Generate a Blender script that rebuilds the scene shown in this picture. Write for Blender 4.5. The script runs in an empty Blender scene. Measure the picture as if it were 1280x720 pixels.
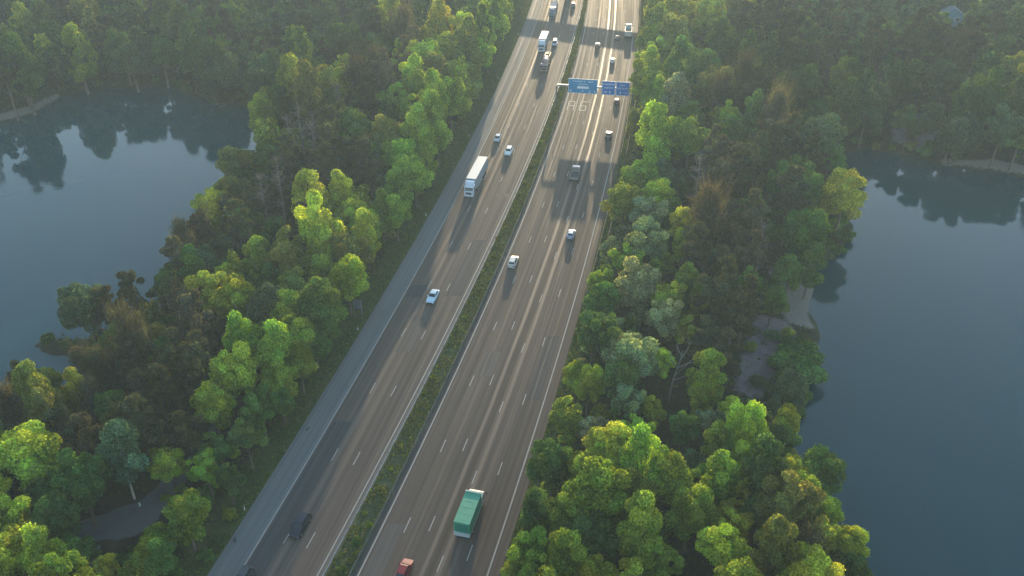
import bpy, math, random
import numpy as np
from mathutils import Vector, Matrix
R = math.radians
random.seed(7); RNG = np.random.default_rng(7)
S = bpy.context.scene
COL = S.collection

# ------------------------------------------------------------------ camera
CAM_H, PITCH, FPX = 105.7, R(33.2), 1115.0
cd = bpy.data.cameras.new('camera'); cam = bpy.data.objects.new('camera', cd); COL.objects.link(cam)
cd.sensor_width = 36; cd.lens = 36 * FPX / 1280; cd.clip_start = .5; cd.clip_end = 6000
cam.location = (0, 0, CAM_H); cam.rotation_euler = (R(90) - PITCH, 0, 0)
S.camera = cam
# ------------------------------------------------------------------ sky, sun, exposure
SUN_EL, SUN_AZ = R(7.5), R(6.5)
w = bpy.data.worlds.new('World'); S.world = w; w.use_nodes = True
wn = w.node_tree; bg = wn.nodes['Background']; sk = wn.nodes.new('ShaderNodeTexSky')
sk.sky_type = 'NISHITA'; sk.sun_disc = False; sk.sun_elevation = SUN_EL; sk.sun_rotation = SUN_AZ
sk.altitude = 100; sk.air_density = 1.0; sk.dust_density = .4; sk.ozone_density = 1.3
wn.links.new(sk.outputs[0], bg.inputs[0]); bg.inputs[1].default_value = .15
sl = bpy.data.lights.new('sun', 'SUN'); so = bpy.data.objects.new('sun', sl); COL.objects.link(so)
sl.energy = 2.0; sl.angle = R(.5); sl.color = (1, .78, .49)
sd = Vector((math.sin(SUN_AZ) * math.cos(SUN_EL), math.cos(SUN_AZ) * math.cos(SUN_EL), math.sin(SUN_EL)))
so.rotation_euler = sd.to_track_quat('Z', 'Y').to_euler(); so.location = (40, 300, 200)
S.view_settings.view_transform = 'Standard'; S.view_settings.look = 'None'
S.view_settings.exposure = 2.0; S.view_settings.gamma = 1
HAZE_DENSITY = .00026
S.cycles.use_denoising = True
S.cycles.max_bounces = 7; S.cycles.diffuse_bounces = 5; S.cycles.glossy_bounces = 2
S.cycles.transmission_bounces = 5; S.cycles.volume_bounces = 0; S.cycles.transparent_max_bounces = 4
S.cycles.use_adaptive_sampling = True; S.cycles.adaptive_threshold = .02

# ------------------------------------------------------------------ measuring helpers
def un(px, py, z=0.0):
    dx = (px - 640) / FPX; dy = (py - 360) / FPX
    d = (dx, math.cos(PITCH) - dy * math.sin(PITCH), -math.sin(PITCH) - dy * math.cos(PITCH))
    t = (CAM_H - z) / -d[2]
    return d[0] * t, d[1] * t
def pix(x, y, z):
    zc = y * math.cos(PITCH) + (CAM_H - z) * math.sin(PITCH)
    yc = y * math.sin(PITCH) - (CAM_H - z) * math.cos(PITCH)
    return 640 + FPX * x / zc, 360 - FPX * yc / zc, FPX / zc
# every road line is a quadratic x(y) measured from the photograph
QL = {'LL': (-2.144518e-4, .277834, -61.8724), 'ML': (-2.358895e-4, .304378, -52.4984),
      'MR': (-2.569998e-4, .305595, -46.5417), 'RR': (-2.138371e-4, .287497, -26.5845)}
def lin(k, y):
    a, b, c = QL[k]
    if isinstance(y, np.ndarray):
        yy = np.clip(y, 20, 460); return a*yy*yy + b*yy + c + (y-yy)*(2*a*yy+b)
    yy = min(max(y, 20), 460); return a*yy*yy + b*yy + c + (y-yy)*(2*a*yy+b)
def slope(k, y):
    a, b, c = QL[k]; return 2*a*min(max(y, 20), 460) + b
def left_edge(y): return lin('LL', y) - 4.5
def right_edge(y): return lin('RR', y) + 1.8

# ------------------------------------------------------------------ materials
def mat(name, col, rough=.6, metal=0., spec=.5, noise=0., nscale=8., coat=0., bump=0.):
    m = bpy.data.materials.new(name); m.use_nodes = True
    n = m.node_tree.nodes; p = n['Principled BSDF']
    p.inputs['Base Color'].default_value = (*col, 1); p.inputs['Roughness'].default_value = rough
    p.inputs['Metallic'].default_value = metal; p.inputs['Specular IOR Level'].default_value = spec
    p.inputs['Coat Weight'].default_value = coat; p.inputs['Coat Roughness'].default_value = .08
    L = m.node_tree.links
    if noise or bump:
        tc = n.new('ShaderNodeTexCoord'); nt = n.new('ShaderNodeTexNoise'); nt.inputs['Scale'].default_value = nscale
        nt.inputs['Detail'].default_value = 5; L.new(tc.outputs['Object'], nt.inputs['Vector'])
        if noise:
            mx = n.new('ShaderNodeMix'); mx.data_type = 'RGBA'
            mx.inputs['A'].default_value = (*[c*(1-noise) for c in col], 1)
            mx.inputs['B'].default_value = (*[min(1, c*(1+noise)) for c in col], 1)
            L.new(nt.outputs[0], mx.inputs['Factor']); L.new(mx.outputs['Result'], p.inputs['Base Color'])
        if bump:
            b = n.new('ShaderNodeBump'); b.inputs['Strength'].default_value = bump
            L.new(nt.outputs[0], b.inputs['Height']); L.new(b.outputs[0], p.inputs['Normal'])
    return m
def N(m, t): return m.node_tree.nodes.new(t)
def mathn(m, op, a, b=None, c=None):
    n = N(m, 'ShaderNodeMath'); n.operation = op
    for i, v in enumerate((a, b, c)):
        if v is None: continue
        if isinstance(v, (int, float)): n.inputs[i].default_value = v
        else: m.node_tree.links.new(v, n.inputs[i])
    return n.outputs[0]
def mixc(m, f, a, b):
    n = N(m, 'ShaderNodeMix'); n.data_type = 'RGBA'; L = m.node_tree.links
    for k, v in (('Factor', f), ('A', a), ('B', b)):
        if isinstance(v, (int, float)): n.inputs[k].default_value = v
        elif isinstance(v, tuple): n.inputs[k].default_value = (*v, 1)
        else: L.new(v, n.inputs[k])
    return n.outputs['Result']
def noise(m, vec, scale, detail=4, rough=.55):
    n = N(m, 'ShaderNodeTexNoise'); n.inputs['Scale'].default_value = scale
    n.inputs['Detail'].default_value = detail; n.inputs['Roughness'].default_value = rough
    if vec is not None: m.node_tree.links.new(vec, n.inputs['Vector'])
    return n.outputs[0]
def ramp(m, f, a, b):
    n = N(m, 'ShaderNodeMapRange'); n.inputs['From Min'].default_value = a; n.inputs['From Max'].default_value = b
    m.node_tree.links.new(f, n.inputs['Value']); return n.outputs[0]

def foliage_mat(name, from_attr=False):
    m = bpy.data.materials.new(name); m.use_nodes = True; n = m.node_tree.nodes; L = m.node_tree.links
    n.remove(n['Principled BSDF']); out = n['Material Output']
    at = N(m, 'ShaderNodeAttribute'); at.attribute_name = 'tint'
    if from_attr: base = at.outputs['Color']
    else:
        oi = N(m, 'ShaderNodeObjectInfo')
        mu = N(m, 'ShaderNodeMix'); mu.data_type = 'RGBA'; mu.blend_type = 'MULTIPLY'; mu.inputs['Factor'].default_value = 1
        L.new(oi.outputs['Color'], mu.inputs['A']); L.new(at.outputs['Color'], mu.inputs['B']); base = mu.outputs['Result']
    d = N(m, 'ShaderNodeBsdfDiffuse'); t = N(m, 'ShaderNodeBsdfTranslucent'); mx = N(m, 'ShaderNodeMixShader')
    tg = N(m, 'ShaderNodeMix'); tg.data_type = 'RGBA'; tg.blend_type = 'MULTIPLY'; tg.inputs['Factor'].default_value = 1
    L.new(base, tg.inputs['A']); tg.inputs['B'].default_value = (1.5, 1.35, .55, 1)
    L.new(base, d.inputs['Color']); L.new(tg.outputs['Result'], t.inputs['Color'])
    mx.inputs[0].default_value = .5
    L.new(d.outputs[0], mx.inputs[1]); L.new(t.outputs[0], mx.inputs[2]); L.new(mx.outputs[0], out.inputs['Surface'])
    return m
M_FOL = foliage_mat('leaves'); M_FOLS = foliage_mat('woodland_leaves', True)
M_BARK = mat('bark', (.11, .085, .065), .9, noise=.35, nscale=3)
M_BIRCH = mat('birch_bark', (.55, .53, .48), .8, noise=.3, nscale=2)
M_DEAD = mat('dead_wood', (.19, .18, .16), .8, noise=.2, nscale=2)
M_GREYW = mat('grey_twigs', (.22, .18, .15), .9, noise=.3, nscale=2)

# ground
def ground_material():
    m = bpy.data.materials.new('ground'); m.use_nodes = True; p = m.node_tree.nodes['Principled BSDF']; L = m.node_tree.links
    geo = N(m, 'ShaderNodeNewGeometry'); P = geo.outputs['Position']
    n1 = noise(m, P, .09, 6); n2 = noise(m, P, .9, 5, .7)
    floor = mixc(m, ramp(m, n2, .35, .65), (.022, .022, .012), (.05, .042, .022))
    floor = mixc(m, ramp(m, n1, .45, .65), floor, (.028, .042, .014))
    grass = mixc(m, ramp(m, n2, .3, .7), (.035, .065, .016), (.085, .105, .03))
    grass = mixc(m, ramp(m, n1, .5, .75), grass, (.12, .11, .045))
    sand = mixc(m, ramp(m, n2, .3, .7), (.145, .125, .105), (.20, .175, .15))
    bank = mixc(m, ramp(m, n2, .3, .7), (.12, .10, .10), (.19, .16, .155))
    def at(k):
        a = N(m, 'ShaderNodeAttribute'); a.attribute_name = k; return a.outputs['Fac']
    def soft(f): return ramp(m, mathn(m, 'ADD', f, mathn(m, 'MULTIPLY', mathn(m, 'SUBTRACT', n2, .5), .8)), .35, .65)
    c = mixc(m, soft(at('grass')), floor, grass)
    c = mixc(m, soft(at('bank')), c, bank)
    c = mixc(m, soft(at('sand')), c, sand)
    L.new(c, p.inputs['Base Color']); p.inputs['Roughness'].default_value = .95; p.inputs['Specular IOR Level'].default_value = .15
    b = N(m, 'ShaderNodeBump'); b.inputs['Strength'].default_value = .6; b.inputs['Distance'].default_value = .4
    L.new(n2, b.inputs['Height']); L.new(b.outputs[0], p.inputs['Normal'])
    return m
def asphalt_material(name, base, streaks, warm):
    # UV.x = metres across the carriageway, UV.y = metres along it
    m = bpy.data.materials.new(name); m.use_nodes = True; p = m.node_tree.nodes['Principled BSDF']; L = m.node_tree.links
    uv = N(m, 'ShaderNodeUVMap'); uv.uv_map = 'UVMap'
    sp = N(m, 'ShaderNodeSeparateXYZ'); L.new(uv.outputs[0], sp.inputs[0]); U, V = sp.outputs[0], sp.outputs[1]
    def vec(su, sv):
        c = N(m, 'ShaderNodeCombineXYZ'); L.new(mathn(m, 'MULTIPLY', U, su), c.inputs[0]); L.new(mathn(m, 'MULTIPLY', V, sv), c.inputs[1]); return c.outputs[0]
    fine = noise(m, vec(2.2, .012), 1, 5, .65); wide = noise(m, vec(.5, .01), 1, 3)
    grain = noise(m, vec(3, 3), 1, 6, .7); blot = noise(m, vec(.12, .05), 1, 4)
    dk = tuple(b*.72 for b in base); lt = tuple(b*1.35*k for b, k in zip(base, warm))
    c = mixc(m, ramp(m, fine, .32, .68), dk, lt)
    c = mixc(m, mathn(m, 'MULTIPLY', ramp(m, wide, .35, .7), .5), c, tuple(b*1.1*k for b, k in zip(base, warm)))
    c = mixc(m, mathn(m, 'MULTIPLY', ramp(m, grain, .3, .7), .30), c, tuple(b*.7 for b in base))
    c = mixc(m, mathn(m, 'MULTIPLY', ramp(m, blot, .52, .7), .35), c, tuple(b*.75 for b in base))
    # wheel tracks, a pair in every lane (lane width 1 in a second channel)
    r = mathn(m, 'SUBTRACT', .78, mathn(m, 'MULTIPLY', ramp(m, fine, .4, .75), .18))
    r = mathn(m, 'ADD', r, mathn(m, 'MULTIPLY', mathn(m, 'SUBTRACT', grain, .5), .12))
    spc = mathn(m, 'ADD', .05, mathn(m, 'MULTIPLY', ramp(m, fine, .5, .75), .05))
    for u0, wd, f, br in streaks:
        d = mathn(m, 'ABSOLUTE', mathn(m, 'SUBTRACT', mathn(m, 'ADD', U, mathn(m, 'MULTIPLY', mathn(m, 'SUBTRACT', blot, .5), .4)), u0))
        k = N(m, 'ShaderNodeMapRange'); k.inputs['From Min'].default_value = wd; k.inputs['From Max'].default_value = wd*.3
        L.new(d, k.inputs['Value'])
        kk = mathn(m, 'MULTIPLY', k.outputs[0], f)
        c = mixc(m, kk, c, tuple(b*br*q for b, q in zip(base, warm)))
        if br > 1: r = mathn(m, 'SUBTRACT', r, mathn(m, 'MULTIPLY', kk, .20)); spc = mathn(m, 'ADD', spc, mathn(m, 'MULTIPLY', kk, .035))
    L.new(c, p.inputs['Base Color']); L.new(r, p.inputs['Roughness']); L.new(spc, p.inputs['Specular IOR Level'])
    b = N(m, 'ShaderNodeBump'); b.inputs['Strength'].default_value = .25; b.inputs['Distance'].default_value = .02
    L.new(grain, b.inputs['Height']); L.new(b.outputs[0], p.inputs['Normal'])
    return m
M_GROUND = ground_material()
M_ROADR = asphalt_material('asphalt', (.096, .078, .068), [(9.15, .45, .9, 1.65), (11.5, .5, .9, 1.65), (10.3, .6, .6, .6),
          (5.5, .35, .35, 1.5), (2.0, .4, .25, 1.4), (13.2, .3, .35, 1.5), (16.6, .5, .4, .7)], (1.10, 1, .88))
M_ROADL = asphalt_material('asphalt_oncoming', (.104, .086, .076), [(4.4, .5, .7, 1.5), (3.0, .35, .6, 1.4), (6.3, .4, .4, 1.5), (9.5, .5, .35, .75),
          (10.8, .3, .3, 1.4)], (1.10, 1, .88))
M_SHOULD = asphalt_material('shoulder_asphalt', (.145, .147, .143), [(1.6, .6, .3, 1.2)], (1, 1, 1))
M_EDGE = mat('median_paving', (.11, .10, .092), .85, noise=.3, nscale=.6)
M_DARKSTRIP = mat('dark_median_strip', (.04, .04, .039), .8, noise=.3, nscale=.6)
M_PAINT = mat('road_paint', (.31, .295, .27), .75, spec=.2, noise=.25, nscale=.7)
M_WORN = mat('worn_paint', (.42, .385, .32), .7, spec=.3, noise=.4, nscale=.9)
M_GRAVEL = mat('gravel', (.095, .093, .092), .95, noise=.35, nscale=.5, bump=.4)
M_SOIL = mat('median_soil', (.07, .085, .03), .95, noise=.4, nscale=.6)
def water_material():
    m = bpy.data.materials.new('water'); m.use_nodes = True; p = m.node_tree.nodes['Principled BSDF']; L = m.node_tree.links
    p.inputs['Base Color'].default_value = (.004, .042, .050, 1); p.inputs['Roughness'].default_value = .045
    p.inputs['IOR'].default_value = 1.333; p.inputs['Specular IOR Level'].default_value = .4
    geo = N(m, 'ShaderNodeNewGeometry')
    mp = N(m, 'ShaderNodeMapping'); mp.inputs['Scale'].default_value = (1.0, 1.6, 1)
    L.new(geo.outputs['Position'], mp.inputs['Vector'])
    nz = noise(m, mp.outputs[0], .7, 4)
    b = N(m, 'ShaderNodeBump'); b.inputs['Strength'].default_value = .10; b.inputs['Distance'].default_value = .06
    L.new(nz, b.inputs['Height']); big = noise(m, geo.outputs['Position'], .03, 3); L.new(mathn(m, 'ADD', .02, mathn(m, 'MULTIPLY', ramp(m, big, .4, .65), .06)), p.inputs['Roughness'])
    L.new(b.outputs[0], p.inputs['Normal'])
    return m
M_WATER = water_material()

# ------------------------------------------------------------------ object helpers
class MB:
    def __init__(s): s.v = []; s.f = []
    def poly(s, pts):
        i = len(s.v); s.v += [tuple(p) for p in pts]; s.f.append(tuple(range(i, i+len(pts))))
    def box(s, c, d, rz=0., taper=1.):
        x, y, z = (a/2 for a in d); ca, sa = math.cos(rz), math.sin(rz); i = len(s.v)
        for sz in (-1, 1):
            k = taper if sz > 0 else 1
            for sx, sy in ((-1, -1), (1, -1), (1, 1), (-1, 1)):
                px, py = sx*x*k, sy*y*k
                s.v.append((c[0]+px*ca-py*sa, c[1]+px*sa+py*ca, c[2]+sz*z))
        for q in ((3, 2, 1, 0), (4, 5, 6, 7), (0, 1, 5, 4), (1, 2, 6, 5), (2, 3, 7, 6), (3, 0, 4, 7)): s.f.append(tuple(i+k for k in q))
        return s
    def rings(s, rs, cap=True):
        n = len(rs[0]); i = len(s.v)
        for r in rs: s.v += [tuple(p) for p in r]
        for a in range(len(rs)-1):
            for b in range(n):
                c = (b+1) % n; s.f.append((i+a*n+b, i+a*n+c, i+(a+1)*n+c, i+(a+1)*n+b))
        if cap:
            s.f.append(tuple(i+b for b in reversed(range(n)))); s.f.append(tuple(i+(len(rs)-1)*n+b for b in range(n)))
        return s
    def tube(s, pts, rad, n=6):
        rs = []
        for k, p in enumerate(pts):
            a = Vector(pts[max(k-1, 0)]); b = Vector(pts[min(k+1, len(pts)-1)]); d = (b-a)
            d = d.normalized() if d.length > 1e-6 else Vector((0, 0, 1))
            u = d.cross(Vector((0, 1, 0)) if abs(d.y) < .9 else Vector((1, 0, 0))).normalized(); v = d.cross(u)
            r = rad[k] if isinstance(rad, (list, tuple)) else rad
            rs.append([Vector(p) + (u*math.cos(2*math.pi*q/n) + v*math.sin(2*math.pi*q/n))*r for q in range(n)])
        return s.rings(rs)
    def mesh(s, name, m, smooth=False):
        me = bpy.data.meshes.new(name); me.from_pydata(s.v, [], s.f); me.materials.append(m)
        if smooth: me.polygons.foreach_set('use_smooth', [True]*len(me.polygons))
        me.update(); return me
    def build(s, name, m, parent=None, smooth=False):
        return link(name, s.mesh(name, m, smooth), parent)
def link(name, data, parent=None, loc=None):
    o = bpy.data.objects.new(name, data); COL.objects.link(o)
    if parent: o.parent = parent
    if loc is not None: o.location = loc
    return o
def tag(o, label=None, cat=None, group=None, kind=None):
    for k, v in (('label', label), ('category', cat), ('group', group), ('kind', kind)):
        if v: o[k] = v
    return o
def empty(name, loc, rz=0., label=None, cat=None, group=None):
    o = link(name, None, None, loc); o.rotation_euler = (0, 0, rz); return tag(o, label, cat, group)
def npmesh(name, V, F, m, tint=None, smooth=False):
    me = bpy.data.meshes.new(name); nv, nf, k = len(V), len(F), F.shape[1]
    me.vertices.add(nv); me.vertices.foreach_set('co', np.ascontiguousarray(V, dtype=np.float32).ravel())
    me.loops.add(nf*k); me.loops.foreach_set('vertex_index', np.ascontiguousarray(F, dtype=np.int32).ravel())
    me.polygons.add(nf); me.polygons.foreach_set('loop_start', np.arange(0, nf*k, k, dtype=np.int32))
    me.polygons.foreach_set('loop_total', np.full(nf, k, dtype=np.int32))
    if smooth: me.polygons.foreach_set('use_smooth', np.ones(nf, dtype=bool))
    me.update(calc_edges=True); me.materials.append(m)
    if tint is not None:
        a = me.attributes.new('tint', 'FLOAT_COLOR', 'POINT')
        a.data.foreach_set('color', np.hstack([tint, np.ones((nv, 1))]).astype(np.float32).ravel())
    return me

# ------------------------------------------------------------------ shorelines, terrain
WZ = -2.5
def up(poly, z=WZ): return np.array([un(px, py, z) for px, py in poly])
lake_l = np.vstack([[(-330, 300), (-290, 330), (-230, 330)], up([(-60, 168), (0, 155), (40, 142), (75, 121), (120, 111), (170, 109), (215, 107), (235, 118), (265, 125), (300, 132), (335, 140),
    (338, 175), (322, 205), (310, 240), (295, 265), (275, 300), (258, 330), (240, 358), (222, 392), (200, 420), (165, 418), (130, 424), (70, 424), (46, 432), (70, 441), (128, 443), (138, 456), (118, 476),
    (104, 494), (60, 512), (10, 526), (-60, 548), (-140, 600)]), [(-160, 80), (-250, 60), (-330, 100)]])
lake_r = np.vstack([[(330, 330), (280, 300)], up([(1420, 235), (1340, 230), (1280, 222), (1230, 212), (1180, 207), (1140, 196), (1090, 186), (1055, 190), (1030, 208), (1032, 232), (1046, 258), (1062, 280),
    (1058, 302), (1024, 318), (1016, 355), (1008, 388), (1016, 402), (1022, 425), (1010, 470), (1000, 505), (986, 545), (992, 580), (1012, 612), (1036, 650), (1052, 690), (1062, 730), (1070, 790)]),
    [(60, 55), (90, 10), (200, -20), (330, 20)]])
def inside(poly, X, Y):
    r = np.zeros(X.shape, bool); n = len(poly)
    for i in range(n):
        x1, y1 = poly[i]; x2, y2 = poly[(i+1) % n]
        if y1 == y2: continue
        c = ((y1 > Y) != (y2 > Y)) & (X < (x2-x1)*(Y-y1)/(y2-y1)+x1); r ^= c
    return r
def dist(poly, X, Y, closed=True):
    d = np.full(X.shape, 1e9); n = len(poly)
    for i in range(n if closed else n-1):
        a = poly[i]; b = poly[(i+1) % n]; ab = b-a; L2 = max(1e-9, ab @ ab)
        t = np.clip(((X-a[0])*ab[0]+(Y-a[1])*ab[1])/L2, 0, 1)
        d = np.minimum(d, np.hypot(X-a[0]-t*ab[0], Y-a[1]-t*ab[1]))
    return d
def sdf(poly, X, Y): return np.where(inside(poly, X, Y), -1, 1)*dist(poly, X, Y)
def vnoise(X, Y, s, seed):
    r = np.random.default_rng(seed); o = np.zeros(X.shape)
    for k in range(5):
        a = r.uniform(0, 2*math.pi); f = 2*math.pi/s*r.uniform(.6, 1.7)
        o += np.sin((X*math.cos(a)+Y*math.sin(a))*f+r.uniform(0, 6.28))
    return o/5
def lake_d(X, Y):
    d = np.minimum(sdf(lake_l, X, Y), sdf(lake_r, X, Y))
    return d + .9*vnoise(X, Y, 9, 3) + .6*vnoise(X, Y, 4, 4)
def height(X, Y):
    X = np.asarray(X, float); Y = np.asarray(Y, float)
    d = lake_d(X, Y)
    g = -.5 + .35*vnoise(X, Y, 22, 5) + .25*vnoise(X, Y, 9, 6)
    h = np.where(d > 0, WZ + .15 + (g-WZ-.15)*(1-np.exp(-d/4.5)), WZ + .15 + np.maximum(d*.35, -4))
    rd = np.maximum(left_edge(Y)-.2-X, X-right_edge(Y)-.2)
    k = np.clip(rd/5, 0, 1); k = k*k*(3-2*k)
    return (-.12)*(1-k) + h*k
def hz(x, y): return float(height(np.array([x]), np.array([y]))[0])
beach = up([(960, 330), (972, 336), (985, 352), (999, 340), (1000, 318), (1016, 316), (1020, 360), (1010, 392), (1024, 408), (985, 404), (970, 374)], -1)
bank_r = up([(945, 395), (985, 402), (1000, 425), (975, 440), (968, 475), (948, 500), (918, 488), (930, 440)], -1)
bank_f = up([(1112, 142), (1178, 138), (1186, 175), (1160, 186), (1118, 172)], 0)
sand_f = up([(1172, 206), (1230, 211), (1290, 222), (1290, 214), (1235, 205), (1180, 202)], WZ)
sand_l = up([(-20, 159), (40, 142), (76, 121), (72, 119), (36, 137), (-20, 154)], WZ)
def axis(lo, a, b, hi, st):
    m = np.arange(a, b+.01, st); l = a - np.geomspace(st*2, a-lo, 12)[::-1]; r = b + np.geomspace(st*2, hi-b, 12)
    return np.concatenate([l, m, r])
gx = axis(-1500, -260, 260, 1500, 2.0); gy = axis(-400, 50, 440, 1700, 2.0)
GX, GY = np.meshgrid(gx, gy); GZ = height(GX, GY)
V = np.stack([GX, GY, GZ], -1).reshape(-1, 3); nx, ny = len(gx), len(gy)
I = np.arange(nx*ny).reshape(ny, nx)
F = np.stack([I[:-1, :-1], I[:-1, 1:], I[1:, 1:], I[1:, :-1]], -1).reshape(-1, 4)
gm = npmesh('ground', V, F, M_GROUND, smooth=True)
def fat(name, val):
    a = gm.attributes.new(name, 'FLOAT', 'POINT'); a.data.foreach_set('value', val.astype(np.float32).ravel())
rdm = np.maximum(left_edge(GY)-GX, GX-right_edge(GY))
fat('grass', np.clip((7.5-rdm)/4, 0, 1))
fat('sand', np.clip(np.maximum.reduce([.5-sdf(beach, GX, GY)/3, .5-sdf(sand_f, GX, GY)/3, .5-sdf(sand_l, GX, GY)/3]), 0, 1))
fat('bank', np.clip(np.maximum(.5-sdf(bank_r, GX, GY)/4, .5-sdf(bank_f, GX, GY)/4), 0, 1))
tag(link('ground', gm), kind='structure')
def lake_sheet(pad_poly):
    c = pad_poly.mean(0); b = MB(); q = pad_poly.copy()
    d = q-c; q = c + d*(1+4/np.linalg.norm(d, axis=1))[:, None]
    x0, y0 = q.min(0); x1, y1 = q.max(0)
    b.poly([(x0-6, y0-6, WZ), (x1+6, y0-6, WZ), (x1+6, y1+6, WZ), (x0-6, y1+6, WZ)])
    return tag(b.build('lake_water', M_WATER), kind='structure')
lake_sheet(lake_l); lake_sheet(lake_r)

# ------------------------------------------------------------------ motorway surfaces
YS = np.arange(30, 640, 3.0)
def strip(name, fa, fb, z, m, nu=1, kind='structure', ys=YS, thick=0):
    v = []; f = []; uv = []
    for j, y in enumerate(ys):
        a, b = fa(y), fb(y); ca = math.cos(math.atan(slope('MR', y)))
        for i in range(nu+1):
            t = i/nu; v.append((a+(b-a)*t, y, z)); uv.append(((b-a)*t*ca, y/ca))
    for j in range(len(ys)-1):
        for i in range(nu):
            q = j*(nu+1)+i; f.append((q, q+1, q+nu+2, q+nu+1))
    me = bpy.data.meshes.new(name); me.from_pydata(v, [], f); me.materials.append(m)
    ul = me.uv_layers.new(name='UVMap')
    for lp in me.loops: ul.data[lp.index].uv = uv[lp.vertex_index]
    return tag(link(name, me), kind=kind)
fr = lambda a, b, t: (lambda y: lin(a, y)+(lin(b, y)-lin(a, y))*t)
off = lambda k, d: (lambda y: lin(k, y)+d)
strip('shoulder', left_edge, off('LL', 0), 0, M_SHOULD, 3)
strip('carriageway', off('LL', 0), off('ML', .35), 0, M_ROADL, 6)
strip('carriageway', off('MR', -.35), right_edge, 0, M_ROADR, 8)
medl = lambda y: lin('ML', y)+.35+min(1., .12*(lin('MR', y)-lin('ML', y)))
medr = lambda y: lin('MR', y)-.35-min(.85, .11*(lin('MR', y)-lin('ML', y)))
strip('median_paving', off('ML', .35), medl, 0, M_EDGE)
strip('median_soil', medl, medr, .05, M_SOIL, 2)
strip('dark_median_strip', medr, off('MR', -.35), 0, M_DARKSTRIP)  # dark strip between the median planting and the edge line
mk = MB(); wk = MB()
def line(b, fx, y0, y1, wd, z=.006):
    ys = np.arange(y0, y1+.01, 3.0) if y1-y0 > 4 else np.array([y0, y1])
    for a, c in zip(ys[:-1], ys[1:]):
        b.poly([(fx(a)-wd/2, a, z), (fx(a)+wd/2, a, z), (fx(c)+wd/2, c, z), (fx(c)-wd/2, c, z)])
for k in ('LL', 'ML', 'MR', 'RR'): line(mk, off(k, 0), 40, 620, .24)
def dashes(fx, yc, b):
    y = yc - 18*.97*5
    while y < 600:
        line(b, fx, y-2.9, y+2.9, .17); y += 18*.972
y0 = un(392.5, 667.5)[1]
dashes(fr('LL', 'ML', 1/3), un(422, 562)[1], mk); dashes(fr('LL', 'ML', 2/3), y0, mk)
dashes(fr('MR', 'RR', .2), un(515, 648.7)[1], mk); dashes(fr('MR', 'RR', .4), un(546, 647)[1], mk)
dashes(fr('MR', 'RR', .6), un(597, 590)[1], mk); dashes(fr('MR', 'RR', .8), un(627, 579)[1], mk)
# A 6 painted on two lanes
def glyph(segs, cx, cy, wd, ln, th=.42):
    s = slope('MR', cy); ca = math.atan(s)
    P = lambda u, v: (cx + u*wd*math.cos(ca) + v*ln*math.sin(ca), cy - u*wd*math.sin(ca) + v*ln*math.cos(ca))
    for (u0, v0, u1, v1) in segs:
        a = Vector(P(u0, v0)); b = Vector(P(u1, v1)); d = (b-a).normalized(); n = Vector((-d.y, d.x))*th/2*(1.8 if abs(v0-v1) < .1 else 1); a = a-d*.15; b = b+d*.15
        mk2.poly([(*(a-n), .012), (*(b-n), .012), (*(b+n), .012), (*(a+n), .012)])
mk2 = MB()
cA = un(714, 132); cB = un(729, 132.5)
glyph([(-.5, -.5, -.5, .5), (.5, -.5, .5, .5), (-.5, .5, .5, .5), (-.5, 0, .5, 0)], *cA, 1.9, 7.2, .22)
glyph([(-.5, -.5, -.5, .5), (-.5, .5, .5, .5), (-.5, 0, .5, 0), (-.5, -.5, .5, -.5), (.5, -.5, .5, 0)], *cB, 1.9, 7.2, .22)
tag(mk.build('lane_markings', M_PAINT), kind='structure'); tag(mk2.build('road_lettering', M_WORN), kind='structure')

M_PATCH = asphalt_material('repair_and_shade_asphalt', (.074, .069, .066), [(1.0, .3, .3, 1.3)], (1, 1, 1))
M_PALE = asphalt_material('pale_repair', (.11, .095, .085), [], (1.04, 1, .94))
def repair_or_shade(k0, k1, t0, t1, ya, yb, m=None):
    strip('asphalt_repair_and_shade', fr(k0, k1, t0), fr(k0, k1, t1), .004, m or M_PATCH, 2, ys=np.linspace(ya, yb, max(2, int((yb-ya)/4)+1)))
repair_or_shade('LL', 'ML', .03, .315, 40, un(420, 527)[1]); repair_or_shade('LL', 'ML', .36, .64, un(470, 440)[1], un(505, 395)[1], M_PALE)
repair_or_shade('LL', 'ML', .04, .31, un(480, 372)[1], un(500, 356)[1]); repair_or_shade('LL', 'ML', .70, .93, un(617, 246)[1], un(617, 242)[1], M_PALE)  # first strip paints tree shade on the outer lane as darker asphalt
repair_or_shade('MR', 'RR', .06, .17, un(690, 199)[1], un(690, 196)[1], M_PALE); repair_or_shade('MR', 'RR', .82, .96, un(660, 500)[1], un(690, 420)[1]); repair_or_shade('MR', 'RR', .22, .385, un(600, 470)[1], un(610, 440)[1], M_PALE)
repair_or_shade('MR', 'RR', .03, .18, 46, un(480, 655)[1], M_PALE); repair_or_shade('LL', 'ML', .69, .95, un(560, 370)[1], un(590, 300)[1])
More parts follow.
